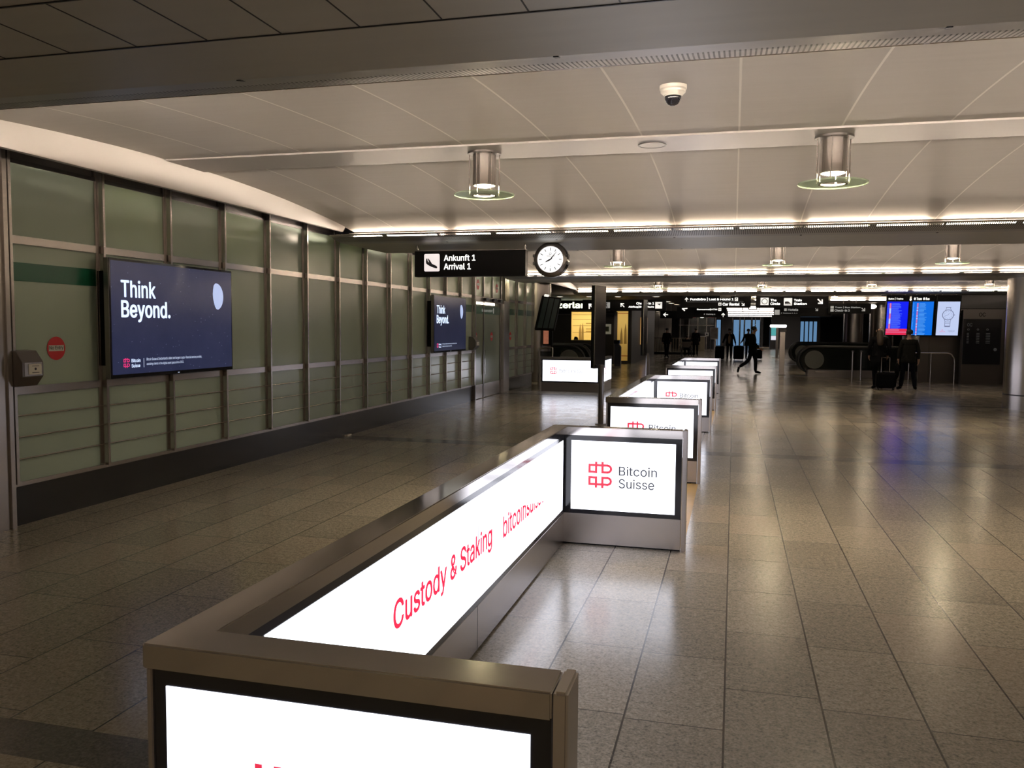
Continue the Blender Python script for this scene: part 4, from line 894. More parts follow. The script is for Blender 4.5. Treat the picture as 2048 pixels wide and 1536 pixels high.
# ------------------------------------------------------------------ escalators, railings, posts
def escalator(xn, y, ln, sg, label, width=1.1):
    """xn: newel edge, sg: +1 runs to the right, -1 to the left; landing end only"""
    o = empty('escalator', (xn, y, 0), label, 'escalator', 'escalators beside the hall')
    X = lambda a: xn+sg*a
    for yy in (y, y+width):
        arc = [(0.50-0.47*math.sin(t), 0.60+0.47*math.cos(t)) for t in [i*PI*0.86/12 for i in range(13)]]
        path = [(ln, 1.07), (0.9, 1.07)]+arc
        build('handrail', MB().tube([(X(a), yy, b) for a, b in path], 0.042, 10), M['rubber'], o, smooth=True)
        gl = [(ln, 1.03), (0.5, 1.03)]+[(0.50-0.43*math.sin(t), 0.60+0.43*math.cos(t)) for t in [i*PI*0.8/10 for i in range(1, 11)]]+[(0.4, 0.25), (ln, 0.25)]
        pts = [(X(a), yy-0.006, b) for a, b in gl]; pts = pts if sg < 0 else pts[::-1]
        build('balustrade_glass', MB().prism(pts if True else pts, (0, 0.012, 0)), M['esc_glass'], o)
        build('skirt', MB().box(min(X(0.35), X(ln)), max(X(0.35), X(ln)), yy-0.07, yy+0.07, 0.0, 0.26), M['steel_dark'], o, bevel=0.01)
        build('newel_light', MB().box(min(X(0.6), X(1.3)), max(X(0.6), X(1.3)), yy-0.074, yy-0.07, 0.17, 0.22), M['chrome'], o)
    for yy in (y, y+width): build('newel_disc', MB().cyl((X(0.56), yy-0.01, 0.62), (X(0.56), yy+0.01, 0.62), 0.33, 32), M['newel'], o, smooth=True)
    build('landing_plate', MB().box(min(X(-0.2), X(1.6)), max(X(-0.2), X(1.6)), y+0.08, y+width-0.08, 0.0, 0.008), M['steel_dark'], o)
    mb = MB()
    for i in range(int((ln-1.6)/0.4)): mb.box(min(X(1.6+0.4*i), X(1.98+0.4*i)), max(X(1.6+0.4*i), X(1.98+0.4*i)), y+0.08, y+width-0.08, 0.0, 0.006)
    build('steps', mb, M['darkmetal'], o)
    build('comb', MB().box(min(X(1.58), X(1.62)), max(X(1.58), X(1.62)), y+0.08, y+width-0.08, 0.006, 0.012), M['yellow'], o)
escalator(2.26, 32.0, 4.2, 1, 'nearer escalator on the right with glass balustrade, behind the woman')
escalator(2.60, 42.0, 4.0, 1, 'farther escalator on the right, past the steel post')
escalator(-4.82, 28.0, 4.0, -1, 'nearer left escalator with curved black handrails, behind the lone barrier')
escalator(-4.95, 30.2, 4.0, -1, 'farther left escalator in front of the yellow shop window')
def rail(pts, posts, label, r=0.022, extra=None, glass=None):
    o = empty('railing', pts[0][:2]+(0,), label, 'railing', None)
    build('top_rail', MB().tube(pts, r, 10), M['steel'], o, smooth=True)
    for p in posts: build('post', MB().cyl((p[0], p[1], 0), (p[0], p[1], p[2]), r*0.9, 10), M['steel'], o, smooth=True)
    if glass: build('glass_panel', MB().box(*glass), M['esc_glass'], o)
    return o
rail([(5.3, 28.6, 1.0), (6.42, 28.6, 1.0), (6.52, 28.6, 0.97), (6.60, 28.6, 0.86), (6.62, 28.6, 0.7), (6.62, 28.6, 0.0)], [(5.32, 28.6, 1.0), (5.95, 28.6, 1.0)], 'steel tube handrail with a rounded end, left of the black info totem')
rail([(-5.5, 23.95, 1.08), (-5.1, 23.95, 1.12), (-5.09, 23.95, 1.10), (-5.09, 23.95, 0)], [(-5.5, 23.95, 1.08)], 'short steel handrail between the round column and the lone barrier', glass=(-5.45, -5.12, 23.945, 23.955, 0.1, 1.0))
for x, l in ((3.90, 'left slim steel post in front of the nearer right escalator'), (4.17, 'right slim steel post in front of the nearer right escalator')):
    o = empty('barrier_post', (x, 30.4, 0), l, 'post', 'slim posts at the escalator'); build('shaft', MB().cyl((x, 30.4, 0), (x, 30.4, 0.95), 0.03, 14), M['steel'], o, smooth=True); build('head', MB().cyl((x, 30.4, 0.95), (x, 30.4, 1.0), 0.045, 14), M['steel_dark'], o, smooth=True)
o = empty('steel_post', (1.75, 32.8, 0), 'tall square steel post with a flat dark top in the open hall', 'post')
build('shaft', MB().box(1.66, 1.84, 32.72, 32.9, 0.02, 1.60), M['steel'], o, bevel=0.015); build('top_cap', MB().box(1.64, 1.88, 32.7, 32.92, 1.60, 1.70), M['darkmetal'], o, bevel=0.01); build('foot', MB().box(1.62, 1.88, 32.68, 32.94, 0, 0.02), M['steel_dark'], o)
o = empty('lit_totem', (2.5, 52, 0), 'glowing white sign bar on a thin post, behind the square steel post', 'sign')
build('post', MB().box(2.40, 2.54, 51.95, 52.05, 0, 1.8), M['steel_dark'], o); build('light_bar', MB().box(2.05, 2.98, 51.9, 52.1, 1.80, 1.97), mat('light_bar_glow', (0.6, 0.6, 0.6), 0.3, emis=(1, 0.98, 0.95), es=2.5), o, bevel=0.03)
build('foot', MB().box(2.2, 2.7, 51.8, 52.2, 0, 0.02), M['steel_dark'], o)

# ------------------------------------------------------------------ screens and info totem on the right
def hung_screen(x0, x1, label, kind):
    y = 29.5; z0, z1 = 1.55, 2.63; tl = math.radians(9)
    o = empty('departure_screen', ((x0+x1)/2, y, z0), label, 'screen', 'hanging screens in a row'); o.rotation_euler = (tl, 0, 0)
    w = x1-x0; h = z1-z0
    build('case', MB().box(-w/2-0.03, w/2+0.03, 0.004, 0.10, -0.035, h+0.20), M['blackmatte'], o, bevel=0.006, world=False)
    for sx in (-0.2, 0.2): build('hanger', MB().box(sx-0.012, sx+0.012, 0.045, 0.065, h+0.19, h+0.27), M['steel_dark'], o, world=False)
    P = Pl((-w/2, 0, 0), '-y')
    mb = MB(); P.rect(mb, 0, w, 0, h, 0.0, 0.006)
    d = build('display', mb, M[{'train': 'bluescr', 'tram': 'cyanscr', 'watch': 'palescr'}[kind]], o, world=False)
    hm = MB()
    if kind == 'train': P.text(hm, 'Bahn | Trains', 0.03, 0.46, h+0.05, h+0.13, 0.002, bold=0.022)
    if kind == 'tram': P.text(hm, '\u25CF Tram  \u25CF Bus', 0.03, 0.48, h+0.05, h+0.13, 0.002, bold=0.022)
    if kind != 'watch': build('header_lettering', hm, M['sign_white'], o, world=False)
    rows = 26 if kind == 'train' else 24; mb = MB(); mb2 = MB(); mb3 = MB(); rnd = random.Random(3)
    if kind != 'watch':
        for i in range(rows):
            b = h-0.06-i*(0.80 if kind == 'train' else 0.97)*h/rows
            e = rnd.uniform(0.34, 0.46) if kind == 'train' else rnd.uniform(0.34, 0.44)
            P.rect(mb, 0.14 if kind == 'train' else 0.20, e, b-0.012, b, 0.002, 0.001)
            P.rect(mb, 0.02, 0.05, b-0.012, b, 0.002, 0.001)
            g = (i//5) % 2 if kind == 'train' else (i % 6 in (3, 5))
            P.rect(mb2 if not g else mb3, *((0.07, 0.125) if kind == 'train' else (0.13, 0.175)), b-0.026, b+0.006, 0.0025, 0.001)
        build('text_rows', mb, M['bluetxt' if kind == 'train' else 'cyantxt'], d, world=False)
        build('line_badges', mb2, M['pinkscr'], d, world=False); build('track_badges', mb3, M['palescr'], d, world=False)
        if kind == 'train':
            build('notice_band', P.rect(MB(), 0.0, w, 0.0, 0.20, 0.003, 0.001), M['redscr'], d, world=False)
            mb = MB(); P.rect(mb, 0, w, 0.075, 0.105, 0.004, 0.001); P.rect(mb, 0.02, 0.4, 0.14, 0.175, 0.004, 0.001); build('notice_text', mb, M['pinkscr'], d, world=False)
    else:
        ink = mat('watch_drawing', (0.1, 0.1, 0.1), 0.3, emis=(0.16, 0.19, 0.33), es=1.0)
        mb = MB(); P.ring(mb, 0.315, 0.655, 0.150, 0.172, 0.002, 32); P.rect(mb, 0.487, 0.51, 0.64, 0.67, 0.002, 0.001)
        for i in range(12): t = i*PI/6; P.line(mb, [(0.315+0.10*math.cos(t), 0.655+0.10*math.sin(t)), (0.315+0.125*math.cos(t), 0.655+0.125*math.sin(t))], 0.009, 0.003)
        P.line(mb, [(0.23, 0.62), (0.315, 0.655), (0.35, 0.71)], 0.009, 0.003)
        P.rect(mb, 0.24, 0.39, 0.885, 0.905, 0.002, 0.001); P.line(mb, [(0.235, 0.81), (0.26, 0.88)], 0.012, 0.002); P.line(mb, [(0.395, 0.81), (0.37, 0.88)], 0.012, 0.002)
        P.line(mb, [(0.22, 0.51), (0.24, 0.45), (0.24, 0.30)], 0.014, 0.002); P.line(mb, [(0.41, 0.51), (0.39, 0.45), (0.39, 0.30)], 0.014, 0.002)
        for b in (0.43, 0.38): P.line(mb, [(0.24, b), (0.39, b)], 0.012, 0.002)
        P.rect(mb, 0.235, 0.395, 0.265, 0.31, 0.002, 0.001)
        build('watch_picture', mb, ink, d, world=False)
        mb = MB(); P.ring(mb, 0.18, 0.165, 0.018, 0.025, 0.002, 14); P.text(mb, 'OMEGA', 0.10, 0.27, 0.105, 0.13, 0.002, bold=0.02); build('maker_mark', mb, M['pinkscr'], d, world=False)
        mb = MB()
        for i in range(5): P.ring(mb, 0.37+0.036*i, 0.145 if i % 2 == 0 else 0.125, 0.018, 0.023, 0.002, 14)
        build('ring_mark', mb, ink, d, world=False)
    return o
hung_screen(4.75, 5.38, 'dark blue train departure screen with a red band at its foot', 'train')
hung_screen(5.50, 6.12, 'light blue tram and bus departure screen, middle one of the row', 'tram')
hung_screen(6.24, 6.88, 'pale advertising screen showing a wristwatch', 'watch')
o = props(build('mounting_rail', MB().box(4.6, 7.0, 29.62, 29.70, 2.80, 2.868), M['darkmetal'], None), 'dark rail carrying the hanging screens below the ceiling', 'rail')
o = empty('info_totem', (7.52, 29.3, 0), 'black information totem standing at the metal wall on the right', 'totem')
build('stand', MB().box(6.98, 8.07, 29.34, 29.6, 0, 2.35), M['wall_metal'], o, bevel=0.006)
pn = build('panel', MB().box(6.99, 8.06, 29.28, 29.34, 0.65, 2.07), M['black'], o, bevel=0.004)
P = Pl((6.99, 29.28, 0.65), '-y'); mb = MB()
P.text(mb, 'OC', 0.10, 0.24, 1.19, 1.29, 0.002, bold=0.02)
for c_ in range(3):
    P.ring(mb, 0.14+0.27*c_, 1.09, 0.02, 0.032, 0.002, 12)
    for i in range(7): P.rect(mb, 0.10+0.27*c_, 0.10+0.27*c_+0.06+0.03*((i*3+c_) % 3), 0.98-0.05*i-0.018, 0.98-0.05*i, 0.002, 0.001)
P.disc(mb, 0.92, 0.47, 0.05, 0.002, 0.001)
build('print', mb, M['sign_grey'], pn)
P = Pl((6.99, 29.336, 0), '-y'); mb = MB(); P.text(mb, 'OC', 0.44, 0.62, 2.15, 2.27, 0.002, bold=0.022); build('number_plate', mb, M['blackmatte'], o)

# ------------------------------------------------------------------ shop on the left, signs, far end of the hall
YS = 40.0
shop = empty('wall_shop', (-6, YS, 0), kind='structure')
mb = MB()
for r in ((-14, -7.60, 0, 2.93), (-6.62, -5.42, 0, 2.93), (-4.86, -4.74, 0, 2.93), (-7.60, -6.62, 0, 1.10), (-7.60, -6.62, 2.45, 2.93), (-5.42, -4.86, 0, 0.14), (-5.42, -4.86, 2.50, 2.93)): mb.box(r[0], r[1], YS, YS+0.12, r[2], r[3])
build('front', mb, M['farwall'], shop)
build('side', MB().box(-4.78, -4.70, YS+0.1, 52, 0, 2.93), mat('shop_side_wall', (0.10, 0.085, 0.065), 0.5), shop)
build('room', MB().box(-9, -4.8, YS+2.2, YS+2.3, 0, 2.93).box(-9, -4.8, YS+0.12, YS+2.2, 0.0, 0.05).box(-9.1, -9, YS+0.12, YS+2.2, 0, 2.93).box(-5.9, -5.85, YS+0.12, YS+2.2, 0, 2.93), M['warmwall'], shop)
build('room_lamp', MB().box(-8.2, -6.2, YS+0.5, YS+1.2, 2.80, 2.82).box(-5.6, -4.95, YS+0.4, YS+1.2, 2.80, 2.82), mat('shop_lamp', (0.8, 0.8, 0.8), 0.4, emis=(1.0, 0.78, 0.36), es=16.0), shop)
build('trim_line', MB().box(-9.2, -7.65, YS-0.02, YS, 2.30, 2.34).box(-6.2, -5.5, YS-0.02, YS, 2.34, 2.38), M['steel_dark'], shop)
build('pier', MB().box(-5.52, -5.36, YS-0.06, YS, 0, 2.45), M['steel'], shop)
P = Pl((0, YS+2.2, 0), '-y'); mb = MB()
pts = [(-5.8, 2.42)]+[(-5.10+0.10*math.sin(t), 2.32+0.10*math.cos(t)) for t in [i*PI/8 for i in range(5)]]+[(-5.00+0.0, 0.40)]+[(-5.10+0.10*math.cos(t), 0.40-0.10*math.sin(t)) for t in [i*PI/8 for i in range(5)]]+[(-5.8, 0.30)]
P.line(mb, pts, 0.03, 0.004); build('red_outline', mb, M['redline'], shop)
mb = MB(); 
for x, h in ((-7.55, 1.9), (-7.42, 1.95), (-5.45, 1.75), (-5.25, 1.95)): P.poly(mb, [(x-0.07, 0.9), (x+0.07, 0.9), (x+0.05, h-0.35), (x, h), (x-0.05, h-0.35)], 0.004)
build('tower_print', mb, mat('tower_print', (0.28, 0.2, 0.09), 0.6), shop)
mb = MB()
for z in (1.45, 1.78, 2.08, 2.32): mb.box(-7.6, -6.62, YS+0.4, YS+0.42, z, z+0.015)
for z in (1.62, 1.5, 1.9): mb.box(-7.25, -6.7, YS+2.17, YS+2.2, z, z+0.03)
build('shelf_lines', mb, mat('shelf_tone', (0.3, 0.2, 0.08), 0.6), shop)
o = props(build('counter_terminal', MB().prism([(-7.52, YS+0.3, 1.10), (-7.30, YS+0.3, 1.10), (-7.32, YS+0.3, 1.20), (-7.38, YS+0.3, 1.26), (-7.48, YS+0.3, 1.26)], (0, 0.12, 0)), M['black'], None), 'small dark terminal on the sill of the yellow shop window', 'terminal')
o = empty('framed_picture', (-5.87, YS-0.03, 1.41), 'small framed landscape picture on the dark shop wall', 'picture')
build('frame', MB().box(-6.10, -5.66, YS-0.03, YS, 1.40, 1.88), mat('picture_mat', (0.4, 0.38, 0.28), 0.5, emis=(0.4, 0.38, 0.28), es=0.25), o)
build('image', MB().box(-6.0, -5.76, YS-0.034, YS-0.03, 1.52, 1.76), mat('picture_image', (0.12, 0.14, 0.08), 0.5, noise=0.7, nscale=(9, 9, 9)), o)
o = empty('light_box_poster', (-4.70, 45.5, 1.0), 'bluish light box poster with an orange edge on the shop side wall', 'poster')
build('box', MB().box(-4.695, -4.60, 43.9, 46.6, 0.85, 2.25), mat('orange_edge', (0.5, 0.28, 0.1), 0.5, emis=(0.8, 0.45, 0.16), es=0.5), o); build('display', MB().box(-4.60, -4.595, 44.3, 46.5, 0.95, 2.15), mat('bluish_poster', (0.1, 0.1, 0.2), 0.4, emis=(0.28, 0.30, 0.50), es=0.5), o)
o = empty('litter_bin', (-4.98, 37.4, 0), 'tall dark blue bin standing before the yellow shop corner', 'bin')
build('body', MB().box(-5.12, -4.84, 37.3, 37.55, 0.02, 0.86).prism([(-5.12, 37.3, 0.86), (-4.84, 37.3, 0.86), (-4.94, 37.3, 1.0), (-5.12, 37.3, 1.0)], (0, 0.25, 0)), mat('bin_blue', (0.012, 0.014, 0.03), 0.4), o, bevel=0.006)
build('lid', MB().box(-5.15, -4.90, 37.28, 37.57, 1.0, 1.16), M['black'], o, bevel=0.01); build('foot', MB().box(-5.1, -4.86, 37.33, 37.52, 0, 0.02), M['black'], o)
# shop fascia
o = empty('shop_sign', (-6.6, 38.0, 2.42), 'large glowing Switzerland lettering on a black fascia above the shop', 'sign')
build('fascia', MB().box(-10.3, -5.5, 38.0, 38.3, 2.46, 3.0), M['blackmatte'], o)
P = Pl((0, 38.0, 0), '-y'); build('lettering', P.text(MB(), 'Switzerland', -8.80, -6.27, 2.585, 2.86, 0.004, bold=0.05), mat('fascia_letters', (0.6, 0.6, 0.6), 0.4, emis=(0.95, 1.0, 0.72), es=1.2), o)
for x in (-9.5, -6.3): build('hanger', MB().cyl((x, 38.15, 3.0), (x, 38.15, 3.36), 0.02, 8), M['steel_dark'], o)

def pict(P, mb, a0, a1, b0, b1, c=0.002): return P.rect(mb, a0, a1, b0, b1, c, 0.001)
def hang_sign(x0, x1, Y, z0, z1, label, ceil=2.93, d=0.14):
    o = empty('direction_sign', ((x0+x1)/2, Y, z0), label, 'sign', 'black hanging direction signs')
    build('sign_box', MB().box(x0, x1, Y, Y+d, z0, z1), M['blackmatte'], o)
    for x in (x0+0.55, x1-0.55): build('hanger', MB().box(x-0.012, x+0.012, Y+0.05, Y+0.08, z1-0.002, ceil), M['steel_dark'], o)
    return o, Pl((0, Y, 0), '-y')
B = 0.03
o, P = hang_sign(-5.82, -2.56, 33.0, 2.375, 2.80, 'black hanging sign with Check-in 1 and Abflug Departure and a departing plane')
mb = MB(); arrow(P, mb, -5.46, 2.53, 0.13, math.radians(135), 0.05); arrow(P, mb, -4.24, 2.585, 0.085, math.radians(135), 0.036)
build('arrows', mb, M['sign_white'], o)
build('lettering', P.text(MB(), 'Check-in 1', -3.70, -3.02, 2.615, 2.70, 0.002, bold=B), M['sign_white'], o); build('lettering', P.text(MB(), 'Abflug|Departure', -4.0, -3.02, 2.475, 2.575, 0.002, bold=B), M['sign_white'], o)
pc = build('pictogram', pict(P, MB(), -2.97, -2.71, 2.46, 2.71), M['sign_white'], o)
build('plane_symbol', P.poly(MB(), [(-2.93, 2.68), (-2.90, 2.645), (-2.84, 2.60), (-2.79, 2.575), (-2.77, 2.60), (-2.81, 2.625), (-2.75, 2.64), (-2.73, 2.665), (-2.80, 2.655), (-2.87, 2.645)], 0.004), M['ink'], pc)
pc = build('pictogram', pict(P, MB(), -4.97, -4.73, 2.47, 2.70), M['sign_dim'], o)
mb = MB(); P.disc(mb, -4.86, 2.65, 0.025, 0.004); P.line(mb, [(-4.93, 2.52), (-4.87, 2.60), (-4.84, 2.49)], 0.03, 0.004); build('runner_symbol', mb, M['ink'], pc)
o, P = hang_sign(-1.99, 0.575, 32.5, 2.49, 2.925, 'black hanging sign reading Fundbüro Lost & Found 1 above Car Rental', 3.0)
build('lettering', P.text(MB(), 'Fundb\u00FCro | Lost & Found 1', -1.62, -0.05, 2.735, 2.86, 0.002, bold=B), M['sign_white'], o); build('lettering', P.text(MB(), 'Car Rental', -0.43, 0.17, 2.565, 2.665, 0.002, bold=B), M['sign_white'], o)
mb = MB(); arrow(P, mb, -1.76, 2.79, 0.06, PI/2, 0.028); arrow(P, mb, 0.30, 2.61, 0.055, math.radians(-45), 0.028); build('arrows', mb, M['sign_white'], o)
build('divider', P.rect(MB(), -1.75, 0.32, 2.70, 2.705, 0.002, 0.001), M['sign_dim'], o)
pc = build('pictogram', pict(P, MB(), 0.0, 0.115, 2.735, 2.86), M['sign_white'], o); mb = MB(); P.ring(mb, 0.057, 2.79, 0.018, 0.03, 0.004, 12); P.rect(mb, 0.03, 0.085, 2.82, 2.84, 0.004, 0.001); build('case_symbol', mb, M['ink'], pc)
pc = build('pictogram', pict(P, MB(), -0.59, -0.48, 2.565, 2.67), M['sign_white'], o); mb = MB(); P.rect(mb, -0.57, -0.50, 2.585, 2.61, 0.004, 0.001); P.rect(mb, -0.56, -0.51, 2.63, 2.65, 0.004, 0.001); build('car_symbol', mb, M['ink'], pc)
o = empty('loudspeaker', (-0.33, 31.6, 2.79), 'plain grey box hanging in front of the Lost & Found sign', 'speaker'); build('case', MB().box(-0.53, -0.13, 31.6, 31.8, 2.80, 2.95), mat('grey_box', (0.35, 0.33, 0.31), 0.6), o, bevel=0.006); build('grille', MB().box(-0.50, -0.16, 31.596, 31.6, 2.82, 2.93), mat('grey_box_grille', (0.3, 0.29, 0.28), 0.7), o)
o, P = hang_sign(-2.60, -0.36, 40.0, 2.215, 2.72, 'black hanging sign reading Bancomat ATM and Parking')
build('lettering', P.text(MB(), 'Bancomat|ATM', -1.68, -0.78, 2.54, 2.63, 0.002, bold=B), M['sign_white'], o); build('lettering', P.text(MB(), 'P  Parking 6', -1.36, -0.86, 2.33, 2.39, 0.002, bold=B), M['sign_dim'], o)
pc = build('pictogram', pict(P, MB(), -0.72, -0.59, 2.52, 2.65), M['sign_white'], o); build('card_symbol', P.rect(MB(), -0.69, -0.62, 2.56, 2.59, 0.004, 0.001), M['ink'], pc)
mb = MB(); arrow(P, mb, -0.50, 2.33, 0.075, PI/2, 0.034); P.line(mb, [(-2.14, 2.63), (-2.34, 2.61), (-2.25, 2.53)], 0.05, 0.002); build('arrows', mb, M['sign_white'], o)
o, P = hang_sign(-3.70, -2.05, 44.0, 2.21, 2.60, 'black hanging sign with a left arrow and a small lift pictogram')
mb = MB(); arrow(P, mb, -3.42, 2.40, 0.10, PI, 0.042); build('arrows', mb, M['sign_white'], o); pc = build('pictogram', pict(P, MB(), -2.40, -2.18, 2.30, 2.50), M['sign_dim'], o); mb = MB(); P.disc(mb, -2.30, 2.45, 0.02, 0.004); P.rect(mb, -2.35, -2.25, 2.32, 2.42, 0.004, 0.001); build('lift_symbol', mb, M['ink'], pc)
build('lettering', P.text(MB(), 'Lift', -2.60, -2.44, 2.32, 2.40, 0.002, bold=B), M['sign_dim'], o)
o, P = hang_sign(0.755, 3.285, 32.5, 2.485, 2.93, 'black hanging sign reading The Circle and Train Station', 3.0)
build('lettering', P.text(MB(), 'The', 1.275, 1.48, 2.725, 2.805, 0.002, bold=B), M['sign_white'], o); build('lettering', P.text(MB(), 'Circle', 1.275, 1.61, 2.59, 2.68, 0.002, bold=B), M['sign_white'], o)
build('lettering', P.text(MB(), 'Train', 2.10, 2.36, 2.725, 2.805, 0.002, bold=B), M['sign_white'], o); build('lettering', P.text(MB(), 'Station', 2.10, 2.54, 2.595, 2.675, 0.002, bold=B), M['sign_white'], o)
pc = build('pictogram', pict(P, MB(), 0.92, 1.21, 2.585, 2.855), M['sign_white'], o); build('circle_symbol', P.ring(MB(), 1.065, 2.72, 0.085, 0.108, 0.004, 28), M['ink'], pc)
pc = build('pictogram', pict(P, MB(), 1.745, 2.03, 2.575, 2.845), M['sign_white'], o)
mb = MB(); P.poly(mb, [(1.78, 2.70), (1.80, 2.72), (1.90, 2.72), (1.97, 2.66), (1.98, 2.635), (1.78, 2.635)][::-1], 0.004); P.rect(mb, 1.77, 2.01, 2.605, 2.62, 0.004, 0.001); build('train_symbol', mb, M['ink'], pc)
build('arrows', arrow(P, MB(), 3.0, 2.72, 0.10, math.radians(-45), 0.045), M['sign_white'], o)
o, P = hang_sign(1.55, 3.75, 36.0, 2.22, 2.60, 'black hanging sign reading Hotels, below the Train Station sign')
build('lettering', P.text(MB(), 'Hotels', 2.10, 2.49, 2.45, 2.54, 0.002, bold=B), M['sign_dim'], o); build('lettering', P.text(MB(), 'P  Parkhaus 1, 2, 6', 1.84, 2.46, 2.335, 2.37, 0.002, bold=B), M['sign_dim'], o)
build('pictogram', pict(P, MB(), 1.95, 2.05, 2.445, 2.545), M['sign_dim'], o); build('pictogram', pict(P, MB(), 1.58, 1.78, 2.29, 2.49), M['sign_dim'], o)
build('arrows', arrow(P, MB(), 3.20, 2.50, 0.055, math.radians(-45), 0.028), M['sign_dim'], o)
o, P = hang_sign(3.60, 5.17, 35.5, 2.335, 2.74, 'black hanging sign reading Tram Bus Station and Check-in 3')
build('lettering', P.text(MB(), 'Tram | Bus Station', 3.84, 4.77, 2.54, 2.62, 0.002, bold=B), M['sign_dim'], o); build('lettering', P.text(MB(), 'Check-in 3', 3.83, 4.38, 2.415, 2.50, 0.002, bold=B), M['sign_dim'], o)
build('pictogram', pict(P, MB(), 3.67, 3.79, 2.53, 2.63), M['sign_dim'], o); build('pictogram', pict(P, MB(), 3.67, 3.79, 2.41, 2.51), M['sign_dim'], o)
build('arrows', arrow(P, MB(), 4.88, 2.50, 0.075, math.radians(-45), 0.032), M['sign_dim'], o)

# tilted flight monitors and the small poster at the left column
o = empty('flight_monitor', (-5.2, 24.0, 1.65), 'tilted triple flight monitor hanging by the round dark column', 'monitor')
q = [at(1084, 591, 24.0), at(1122, 596, 24.0), at(1108, 659, 23.6), at(1069, 657, 23.6)]
o.location = ((q[2]+q[3])/2); n_ = (q[1]-q[0]).cross(q[3]-q[0]).normalized(); n_ = n_ if n_.y > 0 else -n_
def quad(a0, a1, b0, b1, c): 
    f = lambda a, b: (q[0].lerp(q[1], a)).lerp(q[3].lerp(q[2], a), b)-n_*c
    return [f(a0, b1), f(a1, b1), f(a1, b0), f(a0, b0)]
build('case', MB().prism(quad(0, 1, 0, 1, 0), n_*0.12), M['blackmatte'], o)
for a in (0.13, 0.42, 0.71): build('display', MB().prism(quad(a, a+0.24, 0.05, 0.97, 0.006), n_*0.005), M['monitor'], o)
build('top_light', MB().prism(quad(0.12, 0.35, -0.05, 0.02, 0.01), n_*0.04), M['sign_white'], o)
t = q[0].lerp(q[1], .4); build('hanger', MB().cyl((t.x, t.y+0.05, t.z), (t.x, t.y+0.05, 3.36), 0.02, 10), M['steel'], o, smooth=True)
a = at(1087, 658, 25.2); b = at(1097, 688, 25.2)
o = empty('poster', (a.x, 25.2, b.z), 'narrow orange poster under the tilted flight monitor', 'poster')
build('frame', MB().box(a.x-0.02, b.x+0.12, 25.2, 25.26, b.z-0.05, a.z+0.03), M['blackmatte'], o); build('print', MB().box(a.x, b.x, 25.19, 25.2, b.z, a.z), M['poster'], o)

# downlights, office tubes
def downlight(x, y, z, label):
    o = empty('downlight', (x, y, z), label, 'lamp', 'round downlights in the dark ceiling')
    build('rim', MB().lathe([(0.12, 0.0), (0.15, 0.0), (0.15, -0.012), (0.12, -0.012)], (x, y, z), 20, True), M['cream'], o, smooth=True); build('glow', MB().lathe([(0, -0.006), (0.12, -0.006), (0.12, 0.0), (0, 0.0)], (x, y, z), 20), M['lamp'], o)
names = ['downlight above the tilted flight monitor', 'downlight above the letters of the Switzerland sign', 'downlight just left of the near steel panel', 'downlight between the two steel panels', 'downlight above the departing plane pictogram',
         'upper small downlight left of the Lost & Found sign', 'middle small downlight left of the Lost & Found sign', 'lower small downlight left of the Lost & Found sign']
for (x, y), lab, z in zip(((1139, 584), (1120, 593), (1179, 593), (1236, 593), (1313, 593), (1336, 603), (1343, 606), (1353, 609)), names, (3.35, 2.93, 2.93, 2.93, 2.93, 2.93, 2.93, 2.93)):
    d = FW*F + RT*(x-1024) - UP*(y-768); p = Vector((0, 0, H))+d*((z-H)/d.z)
    downlight(p.x, p.y, z-0.001, lab)
far = [(50.5, -0.45, 2.3), (55.5, -0.45, 2.4), (62, -0.45, 2.7), (70, -0.5, 4.3), (80, -0.55, 5.0)]
lab = ['nearest row of bright ceiling tubes at the far end of the hall', 'second row of bright ceiling tubes at the far end', 'third row of bright ceiling tubes at the far end', 'fourth, wider row of bright ceiling tubes at the far end', 'last and widest row of bright ceiling tubes at the far end']
for (y, x0, x1), l in zip(far, lab):
    o = empty('tube_light', ((x0+x1)/2, y, 2.84), l, 'lamp', 'rows of ceiling tubes at the far end'); n = 3
    build('tray', MB().box(x0, x1, y-0.15, y+0.5, 2.90, 2.929), M['steel'], o)
    for i in range(n):
        a = x0+(x1-x0)*i/n; build('tube', MB().box(a+0.02, a+(x1-x0)/n-0.04, y-0.1, y+0.45, 2.85, 2.90), M['fartube'], o)
o = empty('globe_lamp', (-2.1, 58, 2.6), 'round white lamp under the ceiling beside the lift sign', 'lamp')
build('shade', MB().ell((-2.1, 58, 2.63), 0.26, 0.26, 0.22), mat('globe_glow', (0.8, 0.8, 0.8), 0.4, emis=(1, 0.95, 0.9), es=2.5), o, smooth=True); build('stem', MB().cyl((-2.1, 58, 2.8), (-2.1, 58, 2.93), 0.02, 8), M['steel'], o)
for x, l in ((-2.75, 'red and white striped lamp left of the globe lamp'), (-1.5, 'red and white striped lamp right of the globe lamp')):
    o = empty('striped_lamp', (x, 58.4, 2.5), l, 'lamp', 'striped lamps beside the globe lamp'); build('case', MB().box(x-0.22, x+0.22, 58.4, 58.6, 2.44, 2.93), M['redline'], o); build('bands', MB().box(x-0.23, x+0.23, 58.39, 58.4, 2.50, 2.58).box(x-0.23, x+0.23, 58.39, 58.4, 2.66, 2.74), M['fartube'], o)
o = empty('ceiling_lamp', (0.95, 46, 2.6), 'bright stacked square lamps between the Lost & Found sign and The Circle sign', 'lamp'); p = at(1506, 605, 44)
build('case', MB().box(p.x-0.22, p.x+0.22, 44.0, 44.2, p.z-0.33, 2.93), M['darkmetal'], o); build('glow', MB().box(p.x-0.17, p.x+0.17, 43.99, 44.0, p.z-0.02, p.z+0.14).box(p.x-0.17, p.x+0.17, 43.99, 44.0, p.z-0.30, p.z-0.18), M['lamp'], o)
